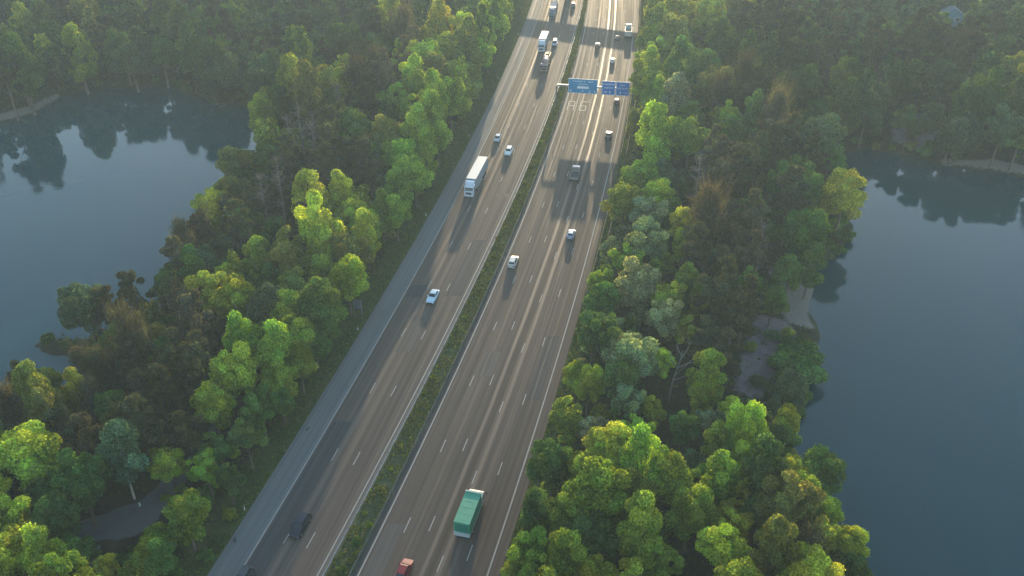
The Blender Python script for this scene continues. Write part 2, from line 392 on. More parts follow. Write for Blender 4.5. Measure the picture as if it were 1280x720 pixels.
# gravel clearing and forest paths
def patch(name, poly, z, m, cell=.6):
    x0, y0 = poly.min(0); x1, y1 = poly.max(0)
    xs = np.arange(x0-1, x1+1+cell, cell); ys = np.arange(y0-1, y1+1+cell, cell); X, Y = np.meshgrid(xs, ys)
    d = sdf(poly, X, Y) + .35*vnoise(X, Y, 3, 8) + .4*vnoise(X, Y, 7, 9)
    Z = height(X, Y)+z - np.clip(d+.1, 0, 2)*.25
    Vv = np.stack([X, Y, Z], -1).reshape(-1, 3); J = np.arange(X.size).reshape(X.shape)
    ok = (d[:-1, :-1] < 1.0)
    Ff = np.stack([J[:-1, :-1], J[:-1, 1:], J[1:, 1:], J[1:, :-1]], -1)[ok]
    u, inv = np.unique(Ff, return_inverse=True)
    return tag(link(name, npmesh(name, Vv[u], inv.reshape(-1, 4), m, smooth=True)), kind='structure')
clearing = up([(92, 656), (130, 644), (165, 631), (192, 612), (208, 596), (222, 580), (238, 572), (236, 590), (224, 612), (206, 635), (190, 655), (165, 670), (122, 677), (94, 670)], -.5)
path2 = up([(226, 582), (252, 553), (281, 515), (294, 487), (304, 464), (310, 466), (300, 490), (286, 520), (260, 560), (236, 584)], -.5)
path3 = up([(112, 684), (125, 684), (118, 720), (110, 760), (96, 760), (104, 720)], -.5)
for pl in (clearing, path2, path3): patch('gravel_path', pl, .07, M_GRAVEL)

# ------------------------------------------------------------------ foliage prototypes
def leaf_cloud(lobes, n, size, rng, up_bias=.25, flat=0., jitter=.17, lay=1.0):
    """lobes: (cx,cy,cz,r,squash). Returns verts, faces, tints of leaf clump quads spread through the lobes' shells."""
    Lb = np.array(lobes); pr = Lb[:, 3]**2; pr /= pr.sum()
    k = rng.choice(len(Lb), n, p=pr); c = Lb[k, :3]; r = Lb[k, 3]; sq = Lb[k, 4]
    d = rng.normal(size=(n, 3)); d[:, 2] += up_bias; d /= np.linalg.norm(d, axis=1)[:, None]
    rad = r*(1 - np.abs(rng.normal(0, jitter, n))) * (1 + (rng.random(n) < .12)*rng.random(n)*.25)
    p = c + d*rad[:, None]*np.stack([np.ones(n), np.ones(n), sq], 1)
    nrm = d*lay + rng.normal(size=(n, 3))*.62; nrm[:, 2] += flat; nrm /= np.linalg.norm(nrm, axis=1)[:, None]
    a = np.cross(nrm, rng.normal(size=(n, 3))); a /= np.linalg.norm(a, axis=1)[:, None]; b = np.cross(nrm, a)
    s = size*rng.uniform(.55, 1.3, n)[:, None]; e = rng.uniform(.55, 1., n)[:, None]
    V = np.stack([p-a*s-b*s*e*.4, p+a*s*.3-b*s*e, p+a*s+b*s*e*.5, p-a*s*.2+b*s*e], 1).reshape(-1, 3)
    F = np.arange(4*n).reshape(n, 4)
    lt = rng.uniform(.68, 1.34, len(Lb))[k]*rng.uniform(.5, 1.5, n)
    hue = rng.uniform(-.12, .12, len(Lb))[k]
    T = np.stack([lt*(1+hue), lt, lt*(1-hue)], 1)
    return V, F, np.repeat(T, 4, 0)
def crown_lobes(rng, style):
    L = []
    if style == 'round':
        n = rng.integers(34, 46)
        for i in range(n):
            z = rng.uniform(-.8, 1); t = rng.uniform(0, 6.283); e = math.sqrt(max(0, 1-(z*.92)**2))
            rr = rng.uniform(.6, 1.02); r = rng.uniform(.075, .16)
            L.append((e*math.cos(t)*.36*rr, e*math.sin(t)*.36*rr, .88+z*.40*(rr+.05), r, rng.uniform(.7, 1.)))
        L.append((0, 0, .85, .27, 1.1)); L.append((0, 0, 1.08, .18, .9))
    elif style == 'spread':
        n = rng.integers(34, 44)
        for i in range(n):
            t = rng.uniform(0, 6.283); q = math.sqrt(rng.random()); z = rng.uniform(-.22, .22)+.22*(1-q*q)
            L.append((q*math.cos(t)*.40, q*math.sin(t)*.40, .86+z, rng.uniform(.07, .13), rng.uniform(.6, .9)))
        L.append((0, 0, .82, .2, .9))
    elif style == 'tall':
        n = rng.integers(30, 40)
        for i in range(n):
            z = rng.uniform(0, 1); t = rng.uniform(0, 6.283); e = (math.sin(math.pi*min(1, z*.85+.12)))**.7
            q = rng.uniform(.4, 1); L.append((e*q*math.cos(t)*.36, e*q*math.sin(t)*.36, .45+z*1.0, rng.uniform(.08, .15), rng.uniform(.8, 1.2)))
        L.append((0, 0, .9, .2, 1.8))
    elif style == 'pine':
        for i in range(rng.integers(22, 30)):
            z = rng.random(); t = rng.uniform(0, 6.283); e = (1-z)**.6*.42+.06; q = rng.uniform(.35, 1)
            L.append((e*q*math.cos(t), e*q*math.sin(t), .55+z*.95, rng.uniform(.07, .13), rng.uniform(.45, .7)))
        L.append((0, 0, .95, .14, 2.2))
    elif style == 'willow':
        for i in range(20):
            t = rng.uniform(0, 6.283); q = math.sqrt(rng.random()); z = .75*(1-q*q)
            L.append((q*math.cos(t)*.42, q*math.sin(t)*.42, .38+z*.62, rng.uniform(.09, .15), rng.uniform(1.2, 1.9)))
        L.append((0, 0, .6, .28, 1.1))
    elif style == 'dome':
        for i in range(22):
            t = rng.uniform(0, 6.283); q = math.sqrt(rng.random()); z = math.sqrt(max(0, 1-q*q))*.45
            L.append((q*math.cos(t)*.42, q*math.sin(t)*.42, .08+z*rng.uniform(.6, 1), rng.uniform(.10, .17), rng.uniform(.7, 1.)))
        L.append((0, 0, .2, .3, .9))
    return L
def limbs(rng, lobes, top, r0=.030, n=9, bend=.04, base_lean=0.):
    b = MB(); pts = [(base_lean*t*t + rng.normal(0, bend)*t*.5, rng.normal(0, bend)*t*.5, top*t) for t in (0, .25, .5, .75, 1.)]
    b.tube([(pts[0][0], pts[0][1], -.08)] + pts, [r0*1.35, r0*1.1, r0*.9, r0*.75, r0*.55, r0*.25], 7)
    idx = rng.permutation(len(lobes))[:n]
    for i in idx:
        c = lobes[i]; t = rng.uniform(.45, .85); k = min(3, int(t*4)); q = np.array(pts[k])+(np.array(pts[k+1])-np.array(pts[k]))*(t*4-k)
        e = np.array(c[:3]); mid = (q+e)/2 + np.array([0, 0, .03])
        b.tube([q, mid, e], [r0*.42, r0*.25, r0*.08], 5)
    return b
def twigs(rng, lobes, n, th):
    """fine upright branching of trees that are barely in leaf"""
    Lb = np.array(lobes); k = rng.integers(0, len(Lb), n); c = Lb[k, :3]
    st = c*np.array([.35, .35, .75]) + rng.normal(0, .05, (n, 3)); d = (c-st) + rng.normal(0, .10, (n, 3)); d[:, 2] += .10
    en = st + d*rng.uniform(.7, 1.3, n)[:, None]
    sd_ = np.cross(d, rng.normal(size=(n, 3))); sd_ /= np.linalg.norm(sd_, axis=1)[:, None]; sd_ *= th*rng.uniform(.5, 1.2, n)[:, None]
    V = np.stack([st-sd_, st+sd_, en+sd_*.3, en-sd_*.3], 1).reshape(-1, 3)
    return V, np.arange(4*n).reshape(n, 4)
PROTO = {}; LOW = {}
def make_proto(key, style, n, size, seed, bark, kind='leaf', r0=.030, **kw):
    rng = np.random.default_rng(seed); lobes = crown_lobes(rng, style)
    sx, sy, sh = rng.uniform(.88, 1.12), rng.uniform(.88, 1.12), rng.normal(0, .07, 2)
    lobes = [(a*sx+sh[0]*(c-.5), b*sy+sh[1]*(c-.5), c*rng.uniform(.95, 1.05), r, q) for a, b, c, r, q in lobes]
    V, F, T = leaf_cloud(lobes, n, size, rng, **kw)
    if kind == 'thin':
        tv, tf = twigs(rng, lobes, 900, .006); V = np.vstack([V, tv]); F = np.vstack([F, tf+len(T)]); T = np.vstack([T, np.tile([.95, .9, .84], (len(tv), 1))])
    crown = npmesh('crown', V, F, M_FOL, T)
    tr = limbs(rng, lobes, .95 if style != 'dome' else .3, r0, 10).mesh('trunk', bark, True) 
    Vl, Fl, Tl = leaf_cloud(lobes, max(300, n//11), size*2.7, np.random.default_rng(seed+1), **kw)
    PROTO.setdefault(key, []).append((tr, crown)); LOW.setdefault(key, []).append((Vl, Fl, Tl))
for s in range(7): make_proto('round', 'round', 18000, .0175, 100+s, M_BARK)
for s in range(3): make_proto('spread', 'spread', 15000, .0172, 200+s, M_BARK, flat=.3)
for s in range(3): make_proto('tall', 'tall', 15000, .0177, 300+s, M_BARK)
for s in range(1): make_proto('birch', 'tall', 9000, .021, 350+s, M_BIRCH, r0=.02)
for s in range(4): make_proto('pine', 'pine', 13000, .0165, 400+s, M_BARK, flat=.5, jitter=.35, lay=.5)
for s in range(3): make_proto('thin', 'tall', 3000, .018, 500+s, M_BARK, kind='thin', jitter=.4)
for s in range(2): make_proto('willow', 'willow', 14000, .018, 600+s, M_BARK)
for s in range(4): make_proto('dome', 'dome', 5000, .025, 700+s, M_BARK, r0=.02)
def make_bare(seed):
    rng = np.random.default_rng(seed); b = MB()
    b.tube([(0, 0, -.08), (.01, 0, .4), (-.01, .01, .9), (0, 0, 1.5)], [.022, .018, .013, .003], 6)
    tw = MB()
    for i in range(60):
        z = rng.uniform(.35, 1.4); t = rng.uniform(0, 6.283); ln = rng.uniform(.12, .32)*(1.5-z)**.5; e = (ln*math.cos(t), ln*math.sin(t), z+rng.uniform(-.03, .14))
        m_ = (e[0]*.5, e[1]*.5, z+.02); tw.tube([(0, 0, z), m_, e], [.006, .004, .0015], 4)
        for q in range(3):
            t2 = t+rng.normal(0, .7); l2 = rng.uniform(.06, .14); k = rng.uniform(.3, .9)
            s_ = (e[0]*k, e[1]*k, z+(e[2]-z)*k); tw.tube([s_, (s_[0]+l2*math.cos(t2), s_[1]+l2*math.sin(t2), s_[2]+rng.uniform(.0, .1))], [.003, .001], 3)
    PROTO.setdefault('bare', []).append((b.mesh('trunk', M_GREYW, True), tw.mesh('crown', M_GREYW, True)))
for s in range(3): make_bare(800+s)
make_proto
TONES = {'y': ((.38, .44, .06), 'yellow-green'), 'b': ((.235, .33, .05), 'fresh green'), 'd': ((.10, .185, .048), 'deep green'),
         'o': ((.20, .22, .06), 'olive'), 'g': ((.11, .175, .095), 'grey-green'), 'w': ((.25, .31, .16), 'pale blossoming'),
         'r': ((.10, .10, .068), 'reddish-brown'), 'p': ((.078, .094, .054), 'dark brownish'), 'x': ((.2, .16, .13), 'leafless grey')}
KINDS = {'round': 'broadleaf_tree', 'spread': 'broadleaf_tree', 'tall': 'broadleaf_tree', 'birch': 'birch_tree', 'pine': 'pine_tree', 'thin': 'budding_tree',
         'willow': 'willow_tree', 'dome': 'shrub', 'bare': 'bare_tree'}
def style_for(t, rng):
    if t == 'r': return 'thin' if rng.random() < .55 else 'pine'
    if t == 'p': return 'pine'
    if t == 'x': return 'bare'
    if t == 'g': return 'willow' if rng.random() < .4 else 'round'
    return rng.choice(['round', 'round', 'spread', 'tall'])

# ------------------------------------------------------------------ the trees read off the photograph: crown centre, crown width (pixels), tone
HAND = """
250 222 45 o;263 250 40 o;215 270 40 y;240 270 36 y;193 298 42 g;215 305 36 r;248 292 36 r;190 345 46 r;185 322 36 r;225 340 36 d;256 330 38 g;277 310 34 g;300 288 46 p;312 260 40 p
330 250 44 x;350 228 42 x;325 320 36 d;338 290 28 d;383 248 48 y;424 246 42 y;442 265 40 y;398 288 60 y;457 292 42 y;325 326 42 b;290 345 36 y;360 338 50 o;402 336 46 b;440 320 50 o;436 346 46 y;330 356 48 d
262 372 62 y;300 374 50 y;335 386 54 g;350 398 60 b;374 422 50 b;420 380 60 d;405 402 46 d;400 427 42 d;348 440 58 b;375 450 42 b;350 476 46 b;302 412 42 d;232 386 42 r;246 411 52 r;268 426 34 r;224 446 48 p;250 452 52 p
275 462 34 b;266 506 52 y;325 506 42 d;352 504 32 d;185 425 46 o;196 442 36 d;80 414 60 g;135 392 42 p;160 427 52 r;186 442 46 r;110 460 38 r;60 476 36 o;26 478 36 p;45 497 56 o;96 490 38 y;84 502 30 y;117 502 38 r
10 512 44 r;136 506 38 d;176 492 42 r;202 500 56 p;215 472 52 p;60 522 44 o;146 526 38 o;165 455 40 p;35 570 78 y;150 567 64 birch;210 577 44 y;258 589 44 b;276 562 44 d;232 645 62 b;196 680 46 b;180 700 42 b;132 706 32 y
14 640 62 y;8 692 62 y;46 662 46 o;60 702 60 b;62 612 52 d;72 642 50 d;100 600 62 d;96 692 44 d;240 702 50 d;308 548 44 d;318 520 40 d;112 560 56 p;80 545 50 p;178 540 56 p;236 545 50 p;290 600 36 d
365 107 56 y;415 107 48 y;326 140 36 y;340 168 30 y;352 136 34 g;376 162 40 x;424 132 36 x;362 175 38 x;392 178 36 x;430 160 42 o;402 132 36 o;450 105 40 r;480 102 42 r;455 126 40 d;365 30 44 g;330 60 46 g;410 20 46 d;430 52 46 d
490 27 44 b;460 30 44 g;497 42 44 r;550 37 46 y;530 75 48 y;556 66 46 y;584 40 44 y;586 66 46 o;612 42 46 b;622 70 46 b;520 107 52 y;546 92 44 o;542 130 46 b;556 152 44 b;572 120 48 b;592 100 46 o;516 146 44 b;490 166 44 g
522 168 44 b;480 172 44 o;602 12 46 b;628 22 46 b;470 60 40 d;470 200 40 d;500 195 44 b;520 215 46 b;500 235 40 b;480 228 42 g;460 210 40 p;440 205 42 p;410 200 44 p;400 225 40 p;360 205 44 p;545 190 40 b;497 262 38 b;478 265 36 b
808 107 44 b;826 132 38 b;845 128 42 w;860 152 40 d;795 152 32 o;822 172 64 b;830 207 42 g;802 217 46 b;880 172 32 y;895 112 48 o;850 87 44 d;812 77 42 b;880 87 44 d;935 125 44 r;966 157 46 r;952 187 42 r;1026 172 58 g
990 162 44 g;925 172 44 d;945 212 48 p;915 217 40 r;1055 243 58 y;1000 222 42 d;895 192 38 r;872 226 42 x;778 252 44 b;806 267 50 w;802 297 58 w;826 284 26 y;838 272 38 d;788 324 44 b;833 332 38 b;856 286 34 y;856 304 32 y
796 357 56 w;860 347 30 y;752 352 32 b;836 368 32 b;870 372 38 b;886 282 56 r;902 337 44 p;896 372 60 p;940 277 44 r;936 327 48 r;950 310 42 x;962 290 38 d;986 252 56 p;1008 290 56 d;1032 346 42 d;986 342 38 d;966 376 36 d;930 386 52 p
742 417 60 d;790 442 64 w;776 472 52 d;830 402 48 w;850 412 38 y;826 452 38 y;886 472 54 b;876 497 34 y;912 517 44 y;780 502 50 w;716 470 38 b;702 527 52 b;812 515 36 y;742 542 44 w;916 402 56 p;988 472 48 g;976 552 48 d;890 532 40 w
682 582 54 d;662 642 44 d;660 682 58 b;702 702 60 b;762 562 70 y;745 612 82 b;800 582 62 b;832 602 62 b;866 572 44 g;896 602 58 b;800 662 66 b;862 642 62 b;916 652 48 y;902 692 72 y;742 672 62 d;822 706 54 b;736 716 48 y;705 640 60 b;790 620 60 b
936 577 52 y;990 628 82 o;1030 588 54 d;1060 682 54 y;966 692 62 o;1010 692 56 r;950 642 46 d;996 445 60 dome d;762 640 56 d;870 600 50 b;720 590 50 y;640 715 40 b;880 430 44 p;905 360 44 p;870 320 44 p;850 370 40 d;905 445 44 p
240 107 46 willow g;300 127 50 g;212 65 26 g;100 87 56 d;96 64 40 y;110 22 58 o;30 32 34 y;56 27 30 o;40 80 44 d;150 60 46 d;180 90 46 d;150 95 44 g;20 110 50 p;60 105 44 d;170 40 46 g;210 30 46 d;250 40 46 d;280 80 46 g;320 95 46 g;255 70 44 d;290 30 44 d
1266 87 40 y;1210 152 50 g;1256 167 42 g;1100 112 48 g;1075 150 44 d;1100 165 44 g;1130 100 44 d;1180 100 46 g;1235 125 46 d;1060 110 44 d;1100 60 46 p;1040 60 46 p;1150 55 46 p;1220 60 46 p;990 60 46 p;1000 110 44 d;1270 190 44 d;1160 160 36 g;1130 178 34 d;1185 185 36 g
820 30 44 b;808 50 42 b;845 45 46 o;885 20 44 y;930 40 46 p;960 20 44 p;925 8 44 y;850 10 50 y;900 60 46 d;940 80 46 d
"""
TREES = []
def solve(px, py, wpx, k):
    z = 8.
    for _ in range(6):
        x, y = un(px, py, z); wd = min(max(wpx/pix(x, y, z)[2], 2.6), 14.); z = .9*k*wd + hz(x, y)
    return x, y, wd
rng = np.random.default_rng(11)
for it in HAND.replace('\n', ';').split(';'):
    q = it.split()
    if not q: continue
    px, py, wp = (float(a) for a in q[:3]); st = None; t = q[-1]
    if q[3] in ('dome', 'willow', 'birch'): st = q[3]
    if t == 'birch': t = 'g'
    st = st or str(style_for(t, rng)); k = rng.uniform(.9, 1.15)*(1.15 if st in ('tall', 'pine', 'thin', 'bare') else 1)
    x, y, wd = solve(px, py, wp*1.24, k if st != 'dome' else .35)
    d0 = float(lake_d(np.array([x]), np.array([y]))[0]); n_ = 0
    while d0 < .6 and n_ < 14:
        e_ = [float(lake_d(np.array([x+a]), np.array([y+b]))[0]) for a, b in ((.6, 0), (-.6, 0), (0, .6), (0, -.6))]
        gxx, gyy = e_[0]-e_[1], e_[2]-e_[3]; gl = math.hypot(gxx, gyy) or 1
        x += gxx/gl*.7; y += gyy/gl*.7; d0 = float(lake_d(np.array([x]), np.array([y]))[0]); n_ += 1
    if left_edge(y)-1.5-wd*.3 < x < right_edge(y)+1.2+wd*.38:
        x = left_edge(y)-1.5-wd*.3 if x < lin('ML', y) else right_edge(y)+1.2+wd*.38
    TREES.append(dict(x=x, y=y, w=wd, k=k if st != 'dome' else .8, st=st, t=t, hand=True))
# ------------------------------------------------------------------ fill the wood between them
T_XY = np.array([(t['x'], t['y']) for t in TREES]); T_W = np.array([t['w'] for t in TREES])
hxy, htone = T_XY.copy(), [t['t'] for t in TREES]
step = 4.0
cx, cy = np.meshgrid(np.arange(-330, 330, step), np.arange(52, 540, step))
cx = (cx + rng.uniform(-1.9, 1.9, cx.shape)).ravel(); cy = (cy + rng.uniform(-1.9, 1.9, cy.shape)).ravel()
ld = lake_d(cx, cy)
ok = (ld > 1.2) & ((cx < left_edge(cy)-7.5) | (cx > right_edge(cy)+4.0))
for pl, mg in ((clearing, 3.2), (path2, 1.6), (path3, 2.5), (beach, 2.0), (bank_r, 1.5), (bank_f, 1.0), (sand_f, 1.5), (sand_l, 2)): ok &= sdf(pl, cx, cy) > mg
gapv = up([(760, 180), (790, 180), (780, 240), (755, 260)], 0); ok &= ~inside(gapv, cx, cy)
hut = un(1187, 30, 0); ok &= ~((np.abs(cx-hut[0]) < 9) & (cy < hut[1]+4) & (cy > hut[1]-16))
cand = np.stack([cx, cy], 1)[ok]; rng.shuffle(cand)
GRID = {}
def gadd(i, x, y): GRID.setdefault((int(x//12), int(y//12)), []).append(i)
for i, p in enumerate(T_XY): gadd(i, *p)
def blocked(x, y, wd):
    gx_, gy_ = int(x//12), int(y//12)
    for a in (-1, 0, 1):
        for b in (-1, 0, 1):
            for i in GRID.get((gx_+a, gy_+b), ()):
                t = TREES[i]; m = .5*(t['w']+wd)*.57
                if (t['x']-x)**2+(t['y']-y)**2 < m*m: return True
    return False
for y in np.arange(196, 470, 5.5):
    x = left_edge(y)-rng.uniform(4.2, 5.8); wd = rng.uniform(6.5, 8.5); t = str(rng.choice(list('bbyodb')))
    if blocked(x, y, wd*.8): continue
    gadd(len(TREES), x, y); TREES.append(dict(x=x, y=y, w=wd, k=rng.uniform(1.6, 2.1), st=str(rng.choice(['round', 'tall', 'tall'])), t=t, hand=False))
for x, y in cand:
    dn = np.hypot(hxy[:, 0]-x, hxy[:, 1]-y); i = int(dn.argmin() if rng.random() < .75 else dn.argsort()[1])
    t = htone[i]
    far_ = (x < -60 or x > 105) and y > 265
    if dn[i] > 26 or (far_ and rng.random() < .8): t = str(rng.choice(list('ddpgppdd')))
    elif x > right_edge(y) and y < 125 and x < 62: t = str(rng.choice(list('bbyd')))
    elif rng.random() < .25: t = {'y': 'b', 'b': 'd', 'w': 'd', 'o': 'd', 'g': 'd', 'd': 'p', 'r': 'p', 'p': 'd', 'x': 'p'}[t]
    st = str(style_for(t, rng)); wd = rng.uniform(6.0, 9.5) if y < 200 else rng.uniform(7.5, 12)
    if y > 400: wd = rng.uniform(8.5, 12)
    if blocked(x, y, wd):
        wd *= .66
        if blocked(x, y, wd): continue
    k = rng.uniform(.9, 1.3)*(1.15 if st in ('tall', 'pine', 'thin', 'bare') else 1)
    gadd(len(TREES), x, y); TREES.append(dict(x=x, y=y, w=wd, k=k, st=st, t=t, hand=False))
# shrubs: along both verges and here and there under the trees
def shrub(x, y, wd, t, hand=False, z=None, where=None): TREES.append(dict(x=x, y=y, w=wd, k=rng.uniform(.75, 1.15), st='dome', t=t, hand=hand, z=z, where=where))
for y in np.arange(86, 400, 3.1):
    if rng.random() < .62: shrub(left_edge(y)-rng.uniform(6.3, 9.0), y+rng.uniform(-1, 1), rng.uniform(1.8, 4.2), str(rng.choice(list('ddbdo'))))
    if rng.random() < .75 and not (205 < y < 236): shrub(right_edge(y)+rng.uniform(2.8, 4.6), y+rng.uniform(-1, 1), rng.uniform(1.6, 3.6), str(rng.choice(list('bbdyw'))))
for px, py, wp in [(475, 612, 18), (446, 677, 20), (428, 712, 20), (462, 655, 12), (452, 690, 12), (456, 640, 9), (664, 206, 12), (668, 200, 8), (676, 176, 9), (690, 152, 8), (702, 118, 8), (655, 226, 9), (618, 320, 9), (600, 345, 8), (540, 470, 9), (521, 512, 9), (500, 560, 10), (488, 585, 9), (640, 262, 8), (580, 395, 9), (560, 430, 8), (706, 60, 7), (711, 40, 7), (648, 240, 7), (632, 282, 8), (610, 330, 8), (570, 412, 8), (530, 490, 8), (510, 540, 9), (437, 700, 14)]:
    x, y = un(px, py, .6); c0, c1 = lin('ML', y)+1.6, lin('MR', y)-1.5
    shrub(min(max(x, c0+.3), c1-.3), y, min(.85*wp/pix(x, y, .5)[2], 2.1), str(rng.choice(list('bood'))), False, .05, 'median')
for px, py, wp in [(965, 415, 26), (985, 412, 22), (950, 470, 26), (930, 500, 26), (940, 430, 20), (1003, 425, 30), (1012, 455, 34), (985, 425, 26), (968, 500, 28), (975, 520, 26), (940, 350, 22), (1000, 335, 20), (1140, 165, 22), (1165, 178, 20), (285, 640, 22), (270, 672, 24), (225, 605, 18), (120, 690, 18), (150, 690, 20), (165, 690, 20), (258, 690, 24), (205, 615, 14), (1048, 268, 26), (1060, 284, 26), (1052, 298, 24), (1036, 306, 22), (1040, 280, 26), (1024, 316, 16), (1018, 420, 18), (1020, 440, 20), (1010, 480, 24), (1000, 500, 22)]:
    x, y = un(px, py, 1.); shrub(x, y, wp/pix(x, y, 1)[2], str(rng.choice(list('ddbg'))), True)

bx = rng.uniform(-250, 250, 60000); by = rng.uniform(80, 400, 60000); bd = lake_d(bx, by)
kk = (bd > .2) & (bd < 3.2)
for pl in (beach, sand_f, sand_l): kk &= sdf(pl, bx, by) > 1.0
got = []
for x, y in zip(bx[kk], by[kk]):
    if all((x-a)**2+(y-b)**2 > 14 for a, b in got): got.append((x, y)); shrub(x, y, rng.uniform(2.4, 5.), str(rng.choice(list('ddgdo'))), False)
# ------------------------------------------------------------------ which of them stand as single trees, which melt into the far wood
def seen(t):
    zg = t.get('z'); zg = hz(t['x'], t['y']) if zg is None else zg
    t['zg'] = zg; zc = zg + (.9*t['k']*t['w'] if t['st'] != 'dome' else .3*t['w'])
    px, py, s = pix(t['x'], t['y'], zc); r = t['w']*s*.55
    t['px'], t['py'], t['s'] = px, py, t['w']*s
    return -r*.5 < px < 1280+r*.5 and -r*.35 < py < 720+r*.5
OPEN = [np.array(q, float) for q in ([(960, 330), (985, 352), (1000, 318), (1016, 316), (1012, 380), (1022, 405), (985, 404)], [(945, 405), (985, 410), (975, 440), (955, 490), (925, 478)],
    [(1120, 142), (1178, 138), (1184, 172), (1125, 170)], [(95, 655), (165, 630), (222, 580), (238, 590), (190, 655), (150, 678)], [(1172, 206), (1230, 211), (1285, 222), (1285, 212), (1180, 202)], [(1180, 8), (1198, 8), (1198, 24), (1180, 24)], [(832, 425), (872, 425), (870, 500), (832, 505)], [(0, 156), (40, 143), (76, 121), (70, 120), (0, 150)])]
def hides(t):
    P_ = np.array([t['px']]), np.array([t['py']])
    return any(float(sdf(q, *P_)[0]) < .36*t['s'] for q in OPEN)
LIMIT = {'broadleaf_tree': 295, 'pine_tree': 190, 'shrub': 295, 'budding_tree': 120, 'bare_tree': 60, 'willow_tree': 60, 'birch_tree': 10}
IND, FAR = [], []
cnt = {}
for t in sorted(TREES, key=lambda t: (not t['hand'],)):
    t['in'] = seen(t)
TREES = [t for t in TREES if t['hand'] or t.get('where') or not hides(t)]
if True: pass
for t in sorted(TREES, key=lambda t: (not t['in'], -(t['s']*(1.6 if t['hand'] else 1)))):
    nm = KINDS[t['st']]
    if t['in'] and cnt.get(nm, 0) < LIMIT[nm]: cnt[nm] = cnt.get(nm, 0)+1; IND.append(t)
    elif t['st'] != 'dome' or t['in']: FAR.append(t)
# labels -------------------------------------------------------------
LM_L = [(25, 'far slate lorry'), (75, 'red-brown tanker'), (135, 'blue gantry signs'), (185, 'silver car'), (235, 'white articulated lorry'), (300, 'lorry shadow tip'),
        (372, 'light blue car'), (440, 'square verge sign'), (520, 'yellow verge tree'), (600, 'white-stemmed birch'), (660, 'black car'), (715, 'picture bottom')]
LM_R = [(35, 'open-topped tipper'), (108, 'blue gantry signs'), (165, 'dark saloon'), (216, 'flatbed lorry'), (291, 'silver-blue car'), (327, 'beige car'), (370, 'sandy cove'),
        (420, 'domed lakeside bush'), (470, 'dead white tree'), (530, 'hidden pale rocks'), (600, 'green lorry roof'), (645, 'green lorry tail'), (710, 'red car')]
def zone(t):
    x, y = t['x'], t['y']; left = x < lin('ML', y)
    if t.get('where') == 'median': return 'on the planted median'
    lk = lake_l if left else lake_r; d = float(sdf(lk, np.array([x]), np.array([y]))[0])
    nm = 'spit lake' if left else 'cove lake'
    far = (y > 285 and x < -60) if left else (y > 235 and x > 118)
    if left and float(sdf(clearing, np.array([x]), np.array([y]))[0]) < 9: return 'by the gravel clearing'
    if far: return ('across the ' if d < 14 else 'far beyond the ')+nm
    e = (left_edge(y)-x) if left else (x-right_edge(y))
    if e < 13: return 'on the oncoming verge' if left else 'on the outbound verge'
    if d < 12: return 'on '+nm+' shore'
    return 'in the oncoming-side wood' if left else 'in the outbound-side wood'
NOUN = {'round': 'rounded tree', 'spread': 'spreading tree', 'tall': 'upright tree', 'birch': 'white-stemmed birch', 'pine': 'pine', 'thin': 'sparse tree', 'willow': 'drooping willow', 'dome': 'bush', 'bare': 'bare-branched tree'}
groups = {}
for t in IND:
    left = t['x'] < lin('ML', t['y']); lm = min(LM_L if left else LM_R, key=lambda q: abs(q[0]-t['py']))[1]
    t['zone'] = zone(t); t['lm'] = lm
    tone = TONES[t['t']][1] if t['st'] != 'bare' else 'grey'
    t['base'] = f"{tone} {NOUN[t['st']]}"; t['key'] = f"{tone} {NOUN[t['st']]} {t['zone']}, level with {lm}"
    groups.setdefault(t['key'], []).append(t)
ORD = ['first', 'second', 'third', 'fourth', 'fifth', 'sixth', 'seventh', 'eighth', 'ninth', 'tenth']
for key, g in groups.items():
    if len(g) == 1: g[0]['label'] = key; continue
    for a in g: a['label'] = None
    if len(g) == 2:
        a, b = sorted(g, key=lambda t: -t['s'])
        if a['s'] > b['s']*1.15: a['label'] = 'larger '+key; b['label'] = 'smaller '+key
        else:
            a, b = sorted(g, key=lambda t: t['y']); a['label'] = 'nearer '+key; b['label'] = 'farther '+key
    else:
        e = sorted(g, key=lambda t: abs(t['x']-lin('ML', t['y'])))
        if len(e) <= 6 and any(t['hand'] for t in e):
            for i, t in enumerate(e): t['label'] = f"{ORD[i]}-from-road {key}"
        else:
            for t in e: t['label'] = key; t['shared'] = True
def place_tree(t, i):
    st = t['st']; nm = KINDS[st]; P = PROTO[st]; tr, cr = P[int(rng.integers(len(P)))]
    root = empty(nm, (t['x'], t['y'], t['zg']), rng.uniform(0, 6.283), t['label'], 'shrub' if st == 'dome' else nm.replace('_', ' '))
    root['group'] = t['base']+'s '+t['zone'] + (', level with '+t['lm'] if t.get('shared') else '')
    root.scale = (t['w'], t['w']*rng.uniform(.9, 1.1), t['w']*t['k'])
    a = link('trunk' if st != 'dome' else 'stem', tr, root); b = link('crown', cr, root)
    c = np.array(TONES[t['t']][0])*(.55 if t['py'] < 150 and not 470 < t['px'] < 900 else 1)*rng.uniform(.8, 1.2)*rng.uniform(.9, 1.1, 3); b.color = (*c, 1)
for i, t in enumerate(IND): place_tree(t, i)
